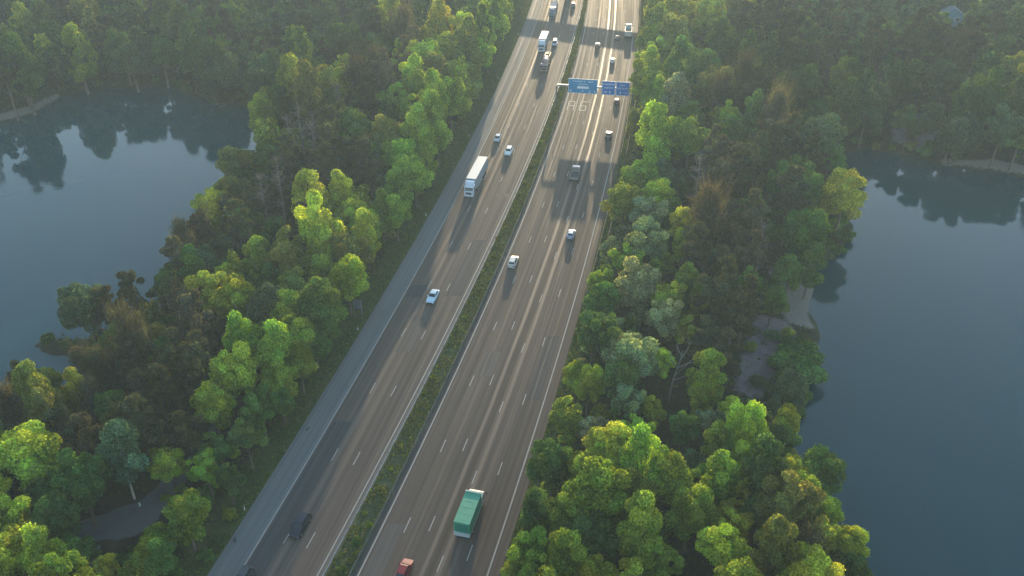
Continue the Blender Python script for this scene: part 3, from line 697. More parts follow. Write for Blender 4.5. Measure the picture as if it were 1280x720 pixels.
# the rest: one mass of far and hidden woodland
vs, fs, ts, nv = [], [], [], 0
for t in FAR:
    q = LOW.get(t['st'])
    if not q: q = LOW['thin']
    V_, F_, T_ = q[int(rng.integers(len(q)))]; a = rng.uniform(0, 6.283)
    if t['y'] > 400 or not t['in']: sel = np.arange(0, len(F_), 2); sc_ = 1.3
    else: sel = np.arange(len(F_))
    M_ = np.array([[math.cos(a), -math.sin(a), 0], [math.sin(a), math.cos(a), 0], [0, 0, 1]])
    V_ = (V_ @ M_.T)*np.array([t['w'], t['w'], t['w']*t['k']])+np.array([t['x'], t['y'], t['zg']])
    idx = F_[sel].ravel(); vs.append(V_[idx]); ts.append(T_[idx]*np.array(TONES[t['t'] if t['t'] != 'x' else 'r'][0])*rng.uniform(.5, .85))
    fs.append(np.arange(len(idx)).reshape(-1, 4)+nv); nv += len(idx)
wl = link('far_woodland', npmesh('far_woodland', np.vstack(vs), np.vstack(fs), M_FOLS, np.vstack(ts)))
tag(wl, 'dense dark mass of far woodland closing off the view behind the lakes', 'woodland', kind='stuff')
# undergrowth, verge grass and median planting: nobody could count them
def ground_leaves(name, n, region, size, zlo, zhi, cols, label, cat, hfun=None):
    X, Y = region(n); Z = height(X, Y) if hfun is None else hfun(X, Y)
    n = len(X); Z = Z + RNG.uniform(zlo, zhi, n)*RNG.random(n)
    nr = RNG.normal(size=(n, 3)); nr[:, 2] = np.abs(nr[:, 2])+.5; nr /= np.linalg.norm(nr, axis=1)[:, None]
    a = np.cross(nr, RNG.normal(size=(n, 3))); a /= np.linalg.norm(a, axis=1)[:, None]; b = np.cross(nr, a)
    s = size*RNG.uniform(.5, 1.4, n)[:, None]; p = np.stack([X, Y, Z], 1)
    Vv = np.stack([p-a*s, p+a*s*.2-b*s*.8, p+a*s, p-a*s*.2+b*s*.8], 1).reshape(-1, 3)
    cl = np.array(cols)[RNG.integers(0, len(cols), n)]*RNG.uniform(.7, 1.3, n)[:, None]
    return tag(link(name, npmesh(name, Vv, np.arange(4*n).reshape(n, 4), M_FOLS, np.repeat(cl, 4, 0))), label, cat, kind='stuff')
def wood_region(n):
    Y = np.sqrt(RNG.uniform(70**2, 400**2, n)); X = RNG.uniform(-1, 1, n)*(45+.52*Y)
    k = (lake_d(X, Y) > .8) & ((X < left_edge(Y)-7) | (X > right_edge(Y)+2.5))
    for pl in (clearing, path2, path3, beach, bank_f, sand_f, sand_l): k &= sdf(pl, X, Y) > .7
    k &= (sdf(bank_r, X, Y) > 0) | (RNG.random(n) < .12)
    return X[k], Y[k]
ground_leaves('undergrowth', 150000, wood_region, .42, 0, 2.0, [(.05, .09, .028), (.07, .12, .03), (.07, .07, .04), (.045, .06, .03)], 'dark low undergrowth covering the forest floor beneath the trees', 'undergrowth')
def verge_region(n):
    Y = np.sqrt(RNG.uniform(75**2, 400**2, n)); h_ = n//2
    X = np.where(np.arange(n) < h_, left_edge(Y)-.3-RNG.random(n)**1.2*8, right_edge(Y)+.25+RNG.random(n)**1.3*4.5); return X, Y
ground_leaves('verge_grass', 60000, verge_region, .22, 0, .45, [(.08, .13, .03), (.10, .15, .035), (.12, .13, .045), (.06, .11, .03)], 'rough green grass growing on the verges beside the asphalt', 'grass')
def median_region(n):
    Y = np.sqrt(RNG.uniform(72**2, 420**2, n)); gp_ = lin('MR', Y)-lin('ML', Y); a, b = lin('ML', Y)+.4+np.minimum(1., .12*gp_), lin('MR', Y)-.4-np.minimum(.85, .11*gp_)
    q = RNG.random(n); X = a+(b-a)*q; k = RNG.random(n) < np.clip(.75+.5*vnoise(X, Y, 7, 21), .2, 1); return X[k], Y[k]
ground_leaves('median_plants', 60000, median_region, .17, .0, 1.15, [(.10, .14, .03), (.14, .18, .04), (.08, .10, .03), (.12, .11, .045)], 'low scrubby hedge plants filling the strip between the carriageways', 'planting', lambda X, Y: np.full(X.shape, .05))

# ------------------------------------------------------------------ dead tree, marker, debris, rocks, hut
def dead_tree():
    x, y = un(836, 500, 0); z = hz(x, y); r = empty('dead_tree', (x, y, z), .2, 'leafless bleached white dead tree standing among green crowns by the motorway', 'tree')
    b = MB(); b.tube([(0, 0, -.4), (.1, 0, 3.), (.5, 0, 6), (1.1, -.1, 9), (1.5, 0, 11.5)], [.21, .18, .14, .10, .04], 8); b.build('trunk', M_DEAD, r, True)
    L = [((.5, 0, 6), (2.4, 0, 8), (4.6, .2, 10.2)), ((.9, 0, 7.6), (2.8, .2, 8.4), (5.2, .1, 8.3)), ((.3, 0, 5), (2.2, -.3, 5.8), (4.6, -.2, 5.6)), ((1.2, -.1, 9.6), (2.4, .4, 11), (3.0, .6, 12.4)), ((.8, 0, 7.6), (-.3, .4, 9.4), (-.6, .7, 11)), ((1.3, 0, 10.4), (.6, .2, 11.8), (.3, .4, 12.8))]
    for p in L:
        q = MB(); q.tube(p, [.12, .08, .02], 6)
        for k in (.55, .8):
            c = Vector(p[1]).lerp(Vector(p[2]), k); q.tube([c, c+Vector((random.uniform(-.3, .7), random.uniform(-.5, .5), random.uniform(.5, 1.3)))], [.06, .015], 5)
        q.build('branch', M_DEAD, r, True)
dead_tree()
M_WHITE = mat('white_paint', (.78, .78, .76), .4); M_BLACK = mat('black_plastic', (.02, .02, .02), .5)
x, y = un(174, 629, 0); r = empty('marker_post', (x, y, hz(x, y)+.02), .3, 'small white marker post at the edge of the gravel clearing', 'post')
b = MB(); b.box((0, 0, .45), (.24, .24, .9), 0, .9); b.build('post', M_WHITE, r); b = MB(); b.box((0, 0, .94), (.21, .21, .08), 0, .5); b.build('cap', M_BLACK, r)
for (px, py, lab) in ((294, 675, 'dark scrap of tyre tread lying on the shoulder near the black car'), (385, 537, 'dark scrap of rubber lying at the outer edge of the shoulder')):
    x, y = un(px, py, 0); b = MB(); b.tube([(-.5, 0, .06), (-.2, .1, .16), (.15, .05, .2), (.5, -.1, .07)], [.09, .14, .13, .07], 6)
    o = b.build('tyre_scrap', M_BLACK); o.location = (x, y, .0); o.rotation_euler = (0, 0, random.uniform(0, 3)); tag(o, lab, 'debris')
M_ROCK = mat('pale_stone', (.20, .205, .22), .9, noise=.3, nscale=2)
def rock(x, y, s, lab, gp):
    g = np.random.default_rng(int(abs(x*10+y))); rs = []
    for zk, rk in ((-.3, 1), (.15, 1.), (.5, .8), (.72, .45), (.8, .12)):
        rs.append([(math.cos(a)*s*rk*g.uniform(.8, 1.15), math.sin(a)*s*rk*g.uniform(.7, 1.1), s*zk) for a in np.arange(9)*2*math.pi/9])
    o = MB().rings(rs).build('rock', M_ROCK); o.location = (x, y, hz(x, y)); tag(o, lab, 'rock', gp)
x, y = un(858, 520, 1)
for dx, dy, s, l in ((0, 0, 1.1, 'largest of three pale grey rocks among the trees below the dead tree'), (1.7, .5, .8, 'pale grey rock between two others among the trees below the dead tree'), (2.8, -.4, .6, 'smallest of three pale grey rocks among the trees below the dead tree')): rock(x+dx, y+dy, s, l, 'pale rocks among the trees')
M_HUTW = mat('pale_blue_boards', (.22, .36, .44), .7, noise=.1, nscale=3); M_HUTR = mat('blue_grey_roof', (.22, .28, .33), .5, noise=.15, nscale=2); M_GLASS = mat('dark_glass', (.012, .016, .02), .08, spec=.7)
def hut_():
    x, y = hut; z = hz(x, y); r = empty('wooden_hut', (x, y, z), R(-12), 'small pale blue hut showing through a gap in the dark wood', 'hut')
    b = MB(); b.box((0, 0, 2.4), (7, 5, 5)); b.poly([(-3.5, -2.5, 4.9), (3.5, -2.5, 4.9), (0, -2.5, 7.2)]); b.poly([(3.5, 2.5, 4.9), (-3.5, 2.5, 4.9), (0, 2.5, 7.2)]); b.build('wall', M_HUTW, r)
    b = MB()
    for s in (-1, 1):
        q = [(s*4.0, -3, 4.6), (s*4.0, 3, 4.6), (0, 3, 7.3), (0, -3, 7.3)]; q2 = [(a, c, d+.16) for a, c, d in q]; b.rings([q if s > 0 else q[::-1], q2 if s > 0 else q2[::-1]])
    b.build('roof', M_HUTR, r)
    for sx in (-1.8, 1.8):
        f = MB(); f.box((sx, -2.53, 3.2), (1.5, .08, 1.5)); f = f.build('window', M_WHITE, r); g = MB(); g.box((sx, -2.58, 3.2), (1.25, .04, 1.25)); g.build('pane', M_GLASS, f)
    d = MB(); d.box((0, -2.54, 1.2), (1.1, .08, 2.2)); d.build('door', M_HUTR, r)
hut_()

# ------------------------------------------------------------------ rails, posts, signs, gantry, bridge
M_STEEL = mat('galvanised_steel', (.34, .35, .36), .45, metal=.6, noise=.2, nscale=2); M_DSTEEL = mat('weathered_steel', (.13, .13, .13), .6, metal=.4, noise=.3, nscale=1)
M_BLUE = mat('sign_blue', (.008, .15, .46), .45); M_TEAL = mat('sign_blue_teal', (.008, .22, .42), .45); M_SIGNW = mat('sign_white', (.70, .72, .74), .5); M_SBACK = mat('sign_back', (.10, .125, .15), .6)
M_CONC = mat('concrete', (.30, .29, .27), .9, noise=.2, nscale=.7)
def guard_rail(fx, y0, y1, m, label, step=6.):
    root = empty('guard_rail', (fx(y0), y0, 0), 0, label, 'crash barrier'); ox, oy = fx(y0), y0
    ys = np.arange(y0, y1, 3.); prof = [(0, .42), (.05, .46), (.05, .55), (0, .58), (.05, .62), (.05, .71), (0, .75), (-.03, .75), (-.03, .42)]
    MB().rings([[(fx(y)+a-ox, y-oy, z) for a, z in prof] for y in ys]).build('rail', m, root, False)
    pb = None
    for y in np.arange(y0+1, y1-1, step):
        if pb is None: b = MB(); b.box((0, 0, .3), (.10, .14, .85)); pb = b.mesh('post', m)
        link('post', pb, root, (fx(y)-.09-ox, y-oy, 0))
guard_rail(lambda y: medr(y)-.06, 70, 500, M_DSTEEL, 'steel guard rail along the median beside the five-lane carriageway', 6)
guard_rail(lambda y: medl(y)+.08, 70, 500, M_STEEL, 'steel guard rail along the median beside the oncoming carriageway', 6)
guard_rail(lambda y: right_edge(y)+.55, 158, 430, M_DSTEEL, 'dark guard rail on the verge between five lanes and the trees', 4)
guard_rail(lambda y: right_edge(y)+2.1, 172, 330, M_DSTEEL, 'dark second guard rail behind the first on the wooded verge', 4)
DP = None
def delineator(x, y, lab, gp):
    global DP
    if DP is None:
        b = MB(); b.box((0, 0, .5), (.13, .13, 1.), 0, .85); c = MB(); c.box((0, 0, .86), (.135, .135, .2), 0, .98); DP = (b.mesh('post', M_WHITE), c.mesh('black_band', M_BLACK))
    r = empty('delineator_post', (x, y, -.05), 0, lab, 'marker post', gp); link('post', DP[0], r); link('black_band', DP[1], r)
for y in np.arange(98, 380, 48): delineator(left_edge(y)-.7, y, 'white delineator post with black band on the oncoming-lane verge', 'delineator posts beside the oncoming lanes')
def verge_sign():
    x, y = un(458, 396, 0); x = left_edge(y)-2.2; r = empty('verge_sign', (x, y, -.1), -math.atan(slope('LL', y)), 'blue-grey back of a square sign on posts beside the oncoming lanes', 'road sign')
    b = MB(); b.box((0, 0, 3.2), (1.9, .06, 2.3)); pn = b.build('sign_panel', M_SBACK, r)
    b = MB(); b.box((0, .04, 3.2), (1.8, .02, 2.2)); b.build('sign_face', M_BLUE, pn)
    for s in (-.8, .8): b = MB(); b.tube([(s, -.09, -.3), (s, -.09, 4.3)], .055, 8); b.build('post', M_STEEL, r)
verge_sign()
def gantry():
    x, y = 13.8, 265.5; rz = -math.atan(slope('MR', y)); r = empty('sign_gantry', (x, y, 0), rz, 'steel gantry carrying three blue direction signs over the five lanes', 'sign gantry')
    W_ = 23.9
    for s in (0, W_): b = MB(); b.box((s, 0, 3.4), (.45, .45, 7.2)); b.box((s, 0, .1), (1.2, 1.2, .4)); b.build('post', M_DSTEEL, r)
    b = MB(); b.box((W_/2, 0, 7.15), (W_-.45, .42, .55)); b.build('beam', M_STEEL, r)
    def arrow(b, u, z, s=1.): b.poly([(u-.10*s, -.36, z+.35*s), (u-.10*s, -.36, z), (u-.28*s, -.36, z), (u, -.36, z-.34*s), (u+.28*s, -.36, z), (u+.10*s, -.36, z), (u+.10*s, -.36, z+.35*s)])
    def word(b, u0, u1, z, h):
        u = u0
        while u < u1:
            k = random.uniform(.6, .95)*h*.7
            b.poly([(u, -.36, z), (u+.16*h, -.36, z), (u+.16*h, -.36, z+h), (u, -.36, z+h)])
            if random.random() < .75: b.poly([(u+.2*h, -.36, z+h*.42), (u+k, -.36, z+h*.42), (u+k, -.36, z+h*.6), (u+.2*h, -.36, z+h*.6)])
            if random.random() < .6: b.poly([(u+.2*h, -.36, z), (u+k, -.36, z), (u+k, -.36, z+h*.16), (u+.2*h, -.36, z+h*.16)])
            u += k+.14*h
    def panel(a, c, z0, z1, m, lab, rows, arrows, white=None):
        b = MB(); b.box(((a+c)/2, -.30, (z0+z1)/2), (c-a, .08, z1-z0)); p = b.build('sign_panel', m, r); p['label'] = lab
        b = MB(); e = .10
        for q in (((a+c)/2, z0+e/2+.06, c-a-.12, e), ((a+c)/2, z1-e/2-.06, c-a-.12, e)): b.box((q[0], -.345, q[1]), (q[2], .02, q[3]))
        for q in (a+e/2+.06, c-e/2-.06): b.box((q, -.345, (z0+z1)/2), (e, .02, z1-z0-.34))
        b.build('border', M_SIGNW, p)
        b = MB()
        for u0, u1, z, h in rows: word(b, u0, u1, z, h)
        for u, z in arrows: arrow(b, u, z)
        b.build('legend', M_SIGNW, p)
        if white: b = MB(); u0, u1, z, h = white; b.box(((u0+u1)/2, -.345, z), (u1-u0, .02, h)); b.build('white_field', M_SIGNW, p)
    panel(3.7, 12.7, 5.0, 9.6, M_TEAL, 'wide blue direction sign with white patch and lane arrows', [(5.0, 8.8, 8.6, .5), (9.8, 11.4, 8.6, .5), (6.8, 9.4, 7.7, .5)], [(4.5, 5.8), (8.2, 5.8), (11.9, 5.8), (10.4, 5.7)], (6.5, 10.0, 6.9, .75))
    panel(14.0, 18.15, 5.0, 9.4, M_BLUE, 'blue direction sign with two lines and one lane arrow', [(14.3, 17.8, 8.2, .5), (14.8, 17.4, 7.1, .5), (14.7, 15.7, 5.7, .45)], [(16.6, 5.9)])
    panel(18.35, 22.5, 5.0, 9.4, M_BLUE, 'blue direction sign with short top line beside the wooded verge', [(19.5, 21.2, 8.1, .5), (18.8, 22.1, 7.1, .5), (20.8, 22.0, 5.7, .45)], [(19.8, 5.9)])
    for u in (5.5, 8.2, 11.0, 15.0, 17.2, 19.3, 21.5): b = MB(); b.box((u, -.22, 7.2), (.12, .10, 3.6)); b.build('bracket', M_STEEL, r)
gantry()
def bridge():
    r = empty('overbridge', (22, 390, 0), R(-24), 'concrete road bridge crossing the motorway just beyond the view, casting a band of shade', 'bridge')
    b = MB(); b.box((0, 0, 5.9), (110, 8.4, 1.1)); b.build('deck', M_CONC, r)
    for s in (-1, 1): b = MB(); b.box((0, s*4.05, 6.85), (110, .28, .8)); b.build('parapet', M_CONC, r)
    for u in (-37, 2.5, 40): b = MB(); b.box((u, 0, 2.6), (1.1, 6.5, 5.4)); b.build('pier', M_CONC, r)
    for u in (-58, 58): b = MB(); b.box((u, 0, 2.9), (8, 14, 6.8), 0, .8); b.build('abutment', M_CONC, r)
bridge()

# ------------------------------------------------------------------ vehicles
M_TYRE = mat('tyre', (.018, .018, .018), .85); M_RIM = mat('alloy', (.45, .45, .46), .3, metal=.8); M_LAMP = mat('headlamp_glass', (.75, .75, .75), .12, spec=.8); M_TAIL = mat('tail_lamp', (.30, .012, .01), .2); M_PLATE = mat('number_plate', (.7, .7, .66), .5); M_TRIM = mat('dark_trim', (.03, .03, .032), .6)
def paint(n, c): return mat(n, c, .28, coat=1., spec=.5)
WHEEL = {}
def wheel(root, x, y, rad, wd, dual=False):
    k = (rad, wd)
    if k not in WHEEL:
        n = 18; pr = [(-wd/2, rad*.62), (-wd/2, rad*.92), (-wd*.38, rad), (wd*.38, rad), (wd/2, rad*.92), (wd/2, rad*.62)]
        b = MB(); b.rings([[(px, q*math.cos(2*math.pi*i/n), q*math.sin(2*math.pi*i/n)) for i in range(n)] for px, q in pr], True)
        c = MB(); c.rings([[(px, q*math.cos(2*math.pi*i/n), q*math.sin(2*math.pi*i/n)) for i in range(n)] for px, q in ((-wd*.52, rad*.30), (-wd*.51, rad*.58), (wd*.51, rad*.58), (wd*.52, rad*.30))], True)
        WHEEL[k] = (b.mesh('wheel', M_TYRE, False), c.mesh('rim', M_RIM, False))
    o = link('wheel', WHEEL[k][0], root, (x, y, rad)); link('rim', WHEEL[k][1], o)
def sect(y, hw, zb, zt, c=.1): return [(-hw+c*.6, y, zb), (hw-c*.6, y, zb), (hw, y, zb+c), (hw, y, zt-c*1.2), (hw-c*.5, y, zt-c*.35), (hw-c*1.6, y, zt), (-hw+c*1.6, y, zt), (-hw+c*.5, y, zt-c*.35), (-hw, y, zt-c*1.2), (-hw, y, zb+c)]
STY = {  # length, width, bonnet height, belt, roof, windscreen base y, roof front y, roof rear y, rear glass base y (from front = +)
    'hatch': (4.1, 1.76, .86, .98, 1.48, .95, .30, -1.35, -1.85), 'sedan': (4.7, 1.82, .84, .96, 1.43, .85, .10, -1.05, -1.75),
    'estate': (4.75, 1.84, .88, 1.0, 1.50, 1.0, .30, -1.85, -2.2), 'suv': (4.6, 1.90, 1.02, 1.12, 1.70, 1.05, .45, -1.75, -2.1), 'van': (5.0, 1.95, 1.05, 1.15, 1.95, 1.75, 1.05, -2.25, -2.42)}
def car(px, py, style, m, away, label, hdg=0., zc=.7, kind='car'):
    L_, W_, zb_, zbelt, zr, yw, yf, yr, yg = STY[style]; x, y = un(px, py, zc); hw = W_/2; k = 'MR' if away else 'ML'
    rz = -math.atan(slope(k, y)) + (0 if away else math.pi) + hdg
    r = empty(kind, (x, y, .008), rz, label, 'van' if kind == 'van' else 'car')
    f = L_/2; b = MB()
    b.rings([sect(-f, hw*.80, .34, zbelt-.16), sect(-f+.10, hw*.93, .24, zbelt-.04), sect(-f+.5, hw, .20, zbelt), sect(yg, hw, .20, zbelt+.02), sect(0, hw, .20, zbelt), sect(yw, hw, .20, zbelt-.01), sect(yw+.25, hw*.99, .20, zb_+.05), sect(f-.55, hw*.97, .22, zb_-.03), sect(f-.14, hw*.88, .26, zb_-.14), sect(f, hw*.74, .34, zb_-.28)])
    a = hw*.88; t = hw*.68
    base = [(-a, yg, zbelt-.02), (a, yg, zbelt-.02), (a, yw, zbelt-.02), (-a, yw, zbelt-.02)]; top = [(-t, yr, zr-.05), (t, yr, zr-.05), (t, yf, zr-.05), (-t, yf, zr-.05)]
    t2 = t*.9; cap = [(-t2, yr+.12, zr), (t2, yr+.12, zr), (t2, yf-.15, zr), (-t2, yf-.15, zr)]
    b.rings([base, top, cap]); b.build('body', m, r, False)
    def pane(nm, p, q, u0, u1, v0, v1):
        # p: two base corners, q: two top corners; a pane inset in that face and standing 8 mm proud
        P = lambda u, v: (Vector(p[0])*(1-u)+Vector(p[1])*u)*(1-v)+(Vector(q[0])*(1-u)+Vector(q[1])*u)*v
        c = [P(u0, v0), P(u1, v0), P(u1, v1), P(u0, v1)]; n = (c[1]-c[0]).cross(c[3]-c[0]).normalized()*.008
        mb = MB(); mb.rings([[w_-n for w_ in c], [w_+n for w_ in c]]); mb.build(nm, M_GLASS, r)
    pane('windscreen', (base[3], base[2]), (top[3], top[2]), .95, .05, .10, .95); pane('rear_window', (base[0], base[1]), (top[0], top[1]), .07, .93, .25, .92)
    for s in (0, 1):
        p, q = ((base[1], base[2]), (top[1], top[2])) if s else ((base[3], base[0]), (top[3], top[0]))
        if kind == 'van': pane('side_window', p, q, .72, .95, .18, .9) if s else pane('side_window', p, q, .05, .28, .18, .9)
        else: pane('side_window', p, q, .06, .49, .16, .9); pane('side_window', p, q, .52, .93, .16, .9)
    for s in (-1, 1):
        for yy in (f-.82, -f+.85): wheel(r, s*(hw-.10), yy, .33, .22)
        q = MB(); q.box((s*hw*.62, f-.14, zb_-.30), (.40, .16, .16)); q.build('headlight', M_LAMP, r)
        q = MB(); q.box((s*hw*.72, -f+.06, zbelt-.26), (.34, .14, .20)); q.build('tail_light', M_TAIL, r)
        q = MB(); q.box((s*(hw+.09), yw-.35, zbelt+.04), (.2, .12, .14)); q.build('mirror', m, r)
    q = MB(); q.box((0, f-.02, .42), (1.1, .10, .20)); q.build('grille', M_TRIM, r)
    q = MB(); q.box((0, -f-.01, zbelt-.42), (.5, .03, .11)); q.build('number_plate', M_PLATE, r)
    return r
def cab(r, m, y0, w=2.48, h=3.0, ln=2.2, sleeper=True):
    """lorry cab whose back is at y0, nose at y0+ln"""
    hw = w/2; b = MB()
    S_ = lambda y, k, zb, zt: [(-hw*k, y, zb), (hw*k, y, zb), (hw*k, y, zt-.12), (hw*k-.12, y, zt), (-hw*k+.12, y, zt), (-hw*k, y, zt-.12)]
    b.rings([S_(y0, 1, .75, h), S_(y0+ln*.62, 1, .55, h), S_(y0+ln*.80, .99, .45, h-.18), S_(y0+ln*.86, .98, .42, h-.55), S_(y0+ln*.985, .97, .40, 1.75), S_(y0+ln, .93, .40, .9)])
    c = b.build('cab', m, r)
    if sleeper: q = MB(); q.rings([S_(y0+.05, .92, h-.02, h+.75), S_(y0+ln*.35, .92, h-.02, h+.72), S_(y0+ln*.66, .88, h-.02, h+.08)]); q.build('roof_fairing', m, c)
    q = MB(); z0, z1 = 1.85, h-.62; ya, yb = y0+ln*.975, y0+ln*.868; k = hw*.88
    q.rings([[(-k, ya-.01, z0), (k, ya-.01, z0), (k*.98, yb-.01, z1), (-k*.98, yb-.01, z1)], [(-k, ya+.02, z0+.02), (k, ya+.02, z0+.02), (k*.98, yb+.02, z1+.02), (-k*.98, yb+.02, z1+.02)]]); q.build('windscreen', M_GLASS, c)
    q = MB(); q.box((0, yb+.14, z1+.14), (w*.86, .34, .08)); q.build('sun_visor', M_TRIM, c)
    q = MB(); q.box((0, y0+ln+.02, 1.15), (w*.6, .06, .55)); q.build('grille', M_TRIM, c)
    q = MB(); q.box((0, y0+ln+.03, .52), (w*.97, .22, .36)); q.build('bumper', m, c)
    for s in (-1, 1):
        q = MB(); q.box((s*hw*.78, y0+ln+.15, .56), (.36, .04, .18)); q.build('headlight', M_LAMP, c)
        q = MB(); q.box((s*(hw+.008), y0+ln*.58, 2.05), (.02, ln*.38, .7)); q.build('side_window', M_GLASS, c)
        q = MB(); q.box((s*(hw+.22), y0+ln*.93, 2.1), (.12, .2, .75)); q.build('mirror', M_TRIM, c)
def lorry_root(px, py, zc, away, label, kind='lorry', hdg=0.):
    x, y = un(px, py, zc); k = 'MR' if away else 'ML'
    return empty(kind, (x, y, .008), -math.atan(slope(k, y)) + (0 if away else math.pi) + hdg, label, 'lorry')
def boxbody(r, m, y0, y1, w, z0, z1, name='box_body', chassis=True):
    b = MB(); b.box((0, (y0+y1)/2, (z0+z1)/2), (w, y1-y0, z1-z0)); o = b.build(name, m, r)
    if chassis: q = MB(); q.box((0, (y0+y1)/2, z0-.16), (1.0, y1-y0-.1, .3)); q.box((0, y0+.12, .62), (w*.95, .12, .14)); q.build('chassis', M_TRIM, r)
    for s in (-1, 1): q = MB(); q.box((s*w*.4, y0-.03, z0-.10), (.34, .06, .16)); q.build('tail_light', M_TAIL, r)
    return o
M_WTRUCK = paint('lorry_white', (.62, .66, .70)); M_ROOFW = mat('trailer_canvas', (.66, .64, .60), .55, noise=.08, nscale=2); M_GREYT = mat('trailer_grey', (.30, .33, .36), .5, noise=.1, nscale=1)
# white articulated lorry, oncoming
def artic(r, mc, mb, mside, y_off=0., length=13.6):
    y1 = 5.2+y_off; o = boxbody(r, mside, y1-length, y1, 2.55, 1.1, 3.95, 'trailer_box')
    b = MB(); b.box((0, y1-length/2, 3.985), (2.58, length+.02, .07)); b.build('trailer_roof', mb, o)
    for k in range(9):
        for s in (-1, 1): q = MB(); q.box((s*1.285, y1-.6-k*(length-1.2)/8, 2.5), (.03, .07, 2.6)); q.build('side_post', mside, o)
    cab(r, mc, y1+.7, h=3.1, ln=2.25); q = MB(); q.box((0, y1-.6, .75), (1., 6.4, .3)); q.build('tractor_chassis', M_TRIM, r)
    for s in (-1, 1):
        for yy in (y1-length+2.0, y1-length+3.3, y1-length+4.6): wheel(r, s*1.05, yy, .5, .38)
        wheel(r, s*1.08, y1+2.0, .5, .32); wheel(r, s*.98, y1-1.5, .5, .5)
        q = MB(); q.box((s*1.2, y1-4.6, .75), (.06, 5.2, .5)); q.build('side_guard', M_GREYT, r)
artic(lorry_root(595, 221, 2, False, 'long white articulated lorry with pale roof driving towards the camera'), M_WTRUCK, M_ROOFW, M_GREYT)
# green box lorry
def green():
    r = lorry_root(586, 643, 1.9, True, 'green canvas-covered box lorry driving away in the middle lanes')
    mg = mat('green_canvas', (.035, .27, .16), .6, noise=.15, nscale=1.2); mg2 = mat('green_rear_sheet', (.01, .16, .12), .4, noise=.2, nscale=1.5); mf = mat('pale_frame', (.5, .52, .42), .5); ml = mat('grey_tail_lift', (.36, .42, .45), .4)
    boxbody(r, mg, -3.6, 2.7, 2.5, 1.2, 3.85, 'box_body'); y = 2.75
    b = MB(); b.box((0, 2.78, 3.9), (2.6, .22, .26)); b.build('front_rim', mf, r)
    b = MB()
    for s in (-1, 1): b.box((s*1.26, -.45, 1.32), (.05, 6.2, .14))
    b.build('side_rail', ml, r)
    b = MB(); b.box((0, -3.63, 2.75), (2.1, .05, 1.5)); b.build('rear_sheet', mg2, r)
    b = MB(); b.box((0, -3.68, 1.45), (2.46, .12, .75)); b.build('tail_lift', ml, r)
    for k in range(5): b = MB(); b.tube([(-1.25, -3.0+k*1.25, 3.845), (0, -3.0+k*1.25, 3.85), (1.25, -3.0+k*1.25, 3.845)], .016, 6); b.build('roof_bow', mg, r)
    cab(r, paint('lorry_cream', (.55, .55, .45)), 3.0, h=2.75, ln=1.9, sleeper=False)
    q = MB(); q.box((0, .6, .8), (.9, 7.2, .25)); q.build('chassis_frame', M_TRIM, r)
    for s in (-1, 1): wheel(r, s*1.05, 3.9, .48, .3); wheel(r, s*.98, -1.9, .48, .5)
green()
# flatbed with an empty bed
def flatbed():
    r = lorry_root(719, 217, 1.2, True, 'small flatbed lorry with pinkish cab roof and empty dark bed in the gantry shadow')
    mc = paint('lorry_pink_grey', (.45, .34, .31)); ms = mat('drop_side', (.22, .20, .19), .6, noise=.2, nscale=2); md = mat('bed_floor', (.06, .065, .065), .8)
    cab(r, mc, 1.4, w=2.1, h=2.5, ln=1.7, sleeper=False)
    b = MB(); b.box((0, -1.0, .95), (2.25, 4.5, .16)); b.build('bed', md, r)
    for s in (-1, 1): b = MB(); b.box((s*1.1, -1.0, 1.3), (.07, 4.5, .52)); b.build('drop_side', ms, r)
    b = MB(); b.box((0, -3.22, 1.3), (2.13, .07, .52)); b.build('tailgate', ms, r); b = MB(); b.box((0, 1.22, 1.65), (2.13, .07, 1.2)); b.build('headboard', ms, r)
    b = MB(); b.box((0, -.6, .68), (.8, 5.0, .25)); b.build('chassis', M_TRIM, r)
    for s in (-1, 1):
        wheel(r, s*.9, 2.2, .4, .26); wheel(r, s*.88, -2.0, .4, .42); b = MB(); b.box((s*.85, -3.28, .85), (.3, .05, .14)); b.build('tail_light', M_TAIL, r)
flatbed()
# tipper with open top seen from behind
def tipper():
    r = lorry_root(785.5, 39, 1.8, True, 'open-topped tipper lorry with pale body rim in the outermost lane'); mb_ = mat('tipper_body', (.55, .52, .46), .45, noise=.15, nscale=1); mi = mat('tipper_load', (.20, .18, .15), .9, noise=.3, nscale=2)
    b = MB()
    b.box((0, -1., 1.15), (2.5, 6, .2))
    b.build('body_floor', mb_, r)
    for s in (-1, 1): b = MB(); b.box((s*1.2, -1., 2.1), (.12, 6, 1.7)); b.build('side_wall', mb_, r)
    for yy in (-3.95, 1.95): b = MB(); b.box((0, yy, 2.1), (2.28, .12, 1.7)); b.build('end_wall', mb_, r)
    b = MB()
    b.rings([[(q[0]*k, -1+q[1]*k, z) for q in ((-1.1, -2.8), (1.1, -2.8), (1.1, 2.8), (-1.1, 2.8))] for k, z in ((1, 1.3), (1, 1.9), (.7, 2.3), (.25, 2.6))]); b.build('load', mi, r)
    cab(r, paint('lorry_pale_yellow', (.66, .60, .46)), 2.3, h=2.9, ln=1.9)
    b = MB(); b.box((0, -.4, .8), (.9, 7, .3)); b.build('chassis', M_TRIM, r)
    for s in (-1, 1): wheel(r, s*1.05, 3.2, .5, .32); wheel(r, s*.98, -1.6, .5, .5); wheel(r, s*.98, -2.9, .5, .5)
tipper()
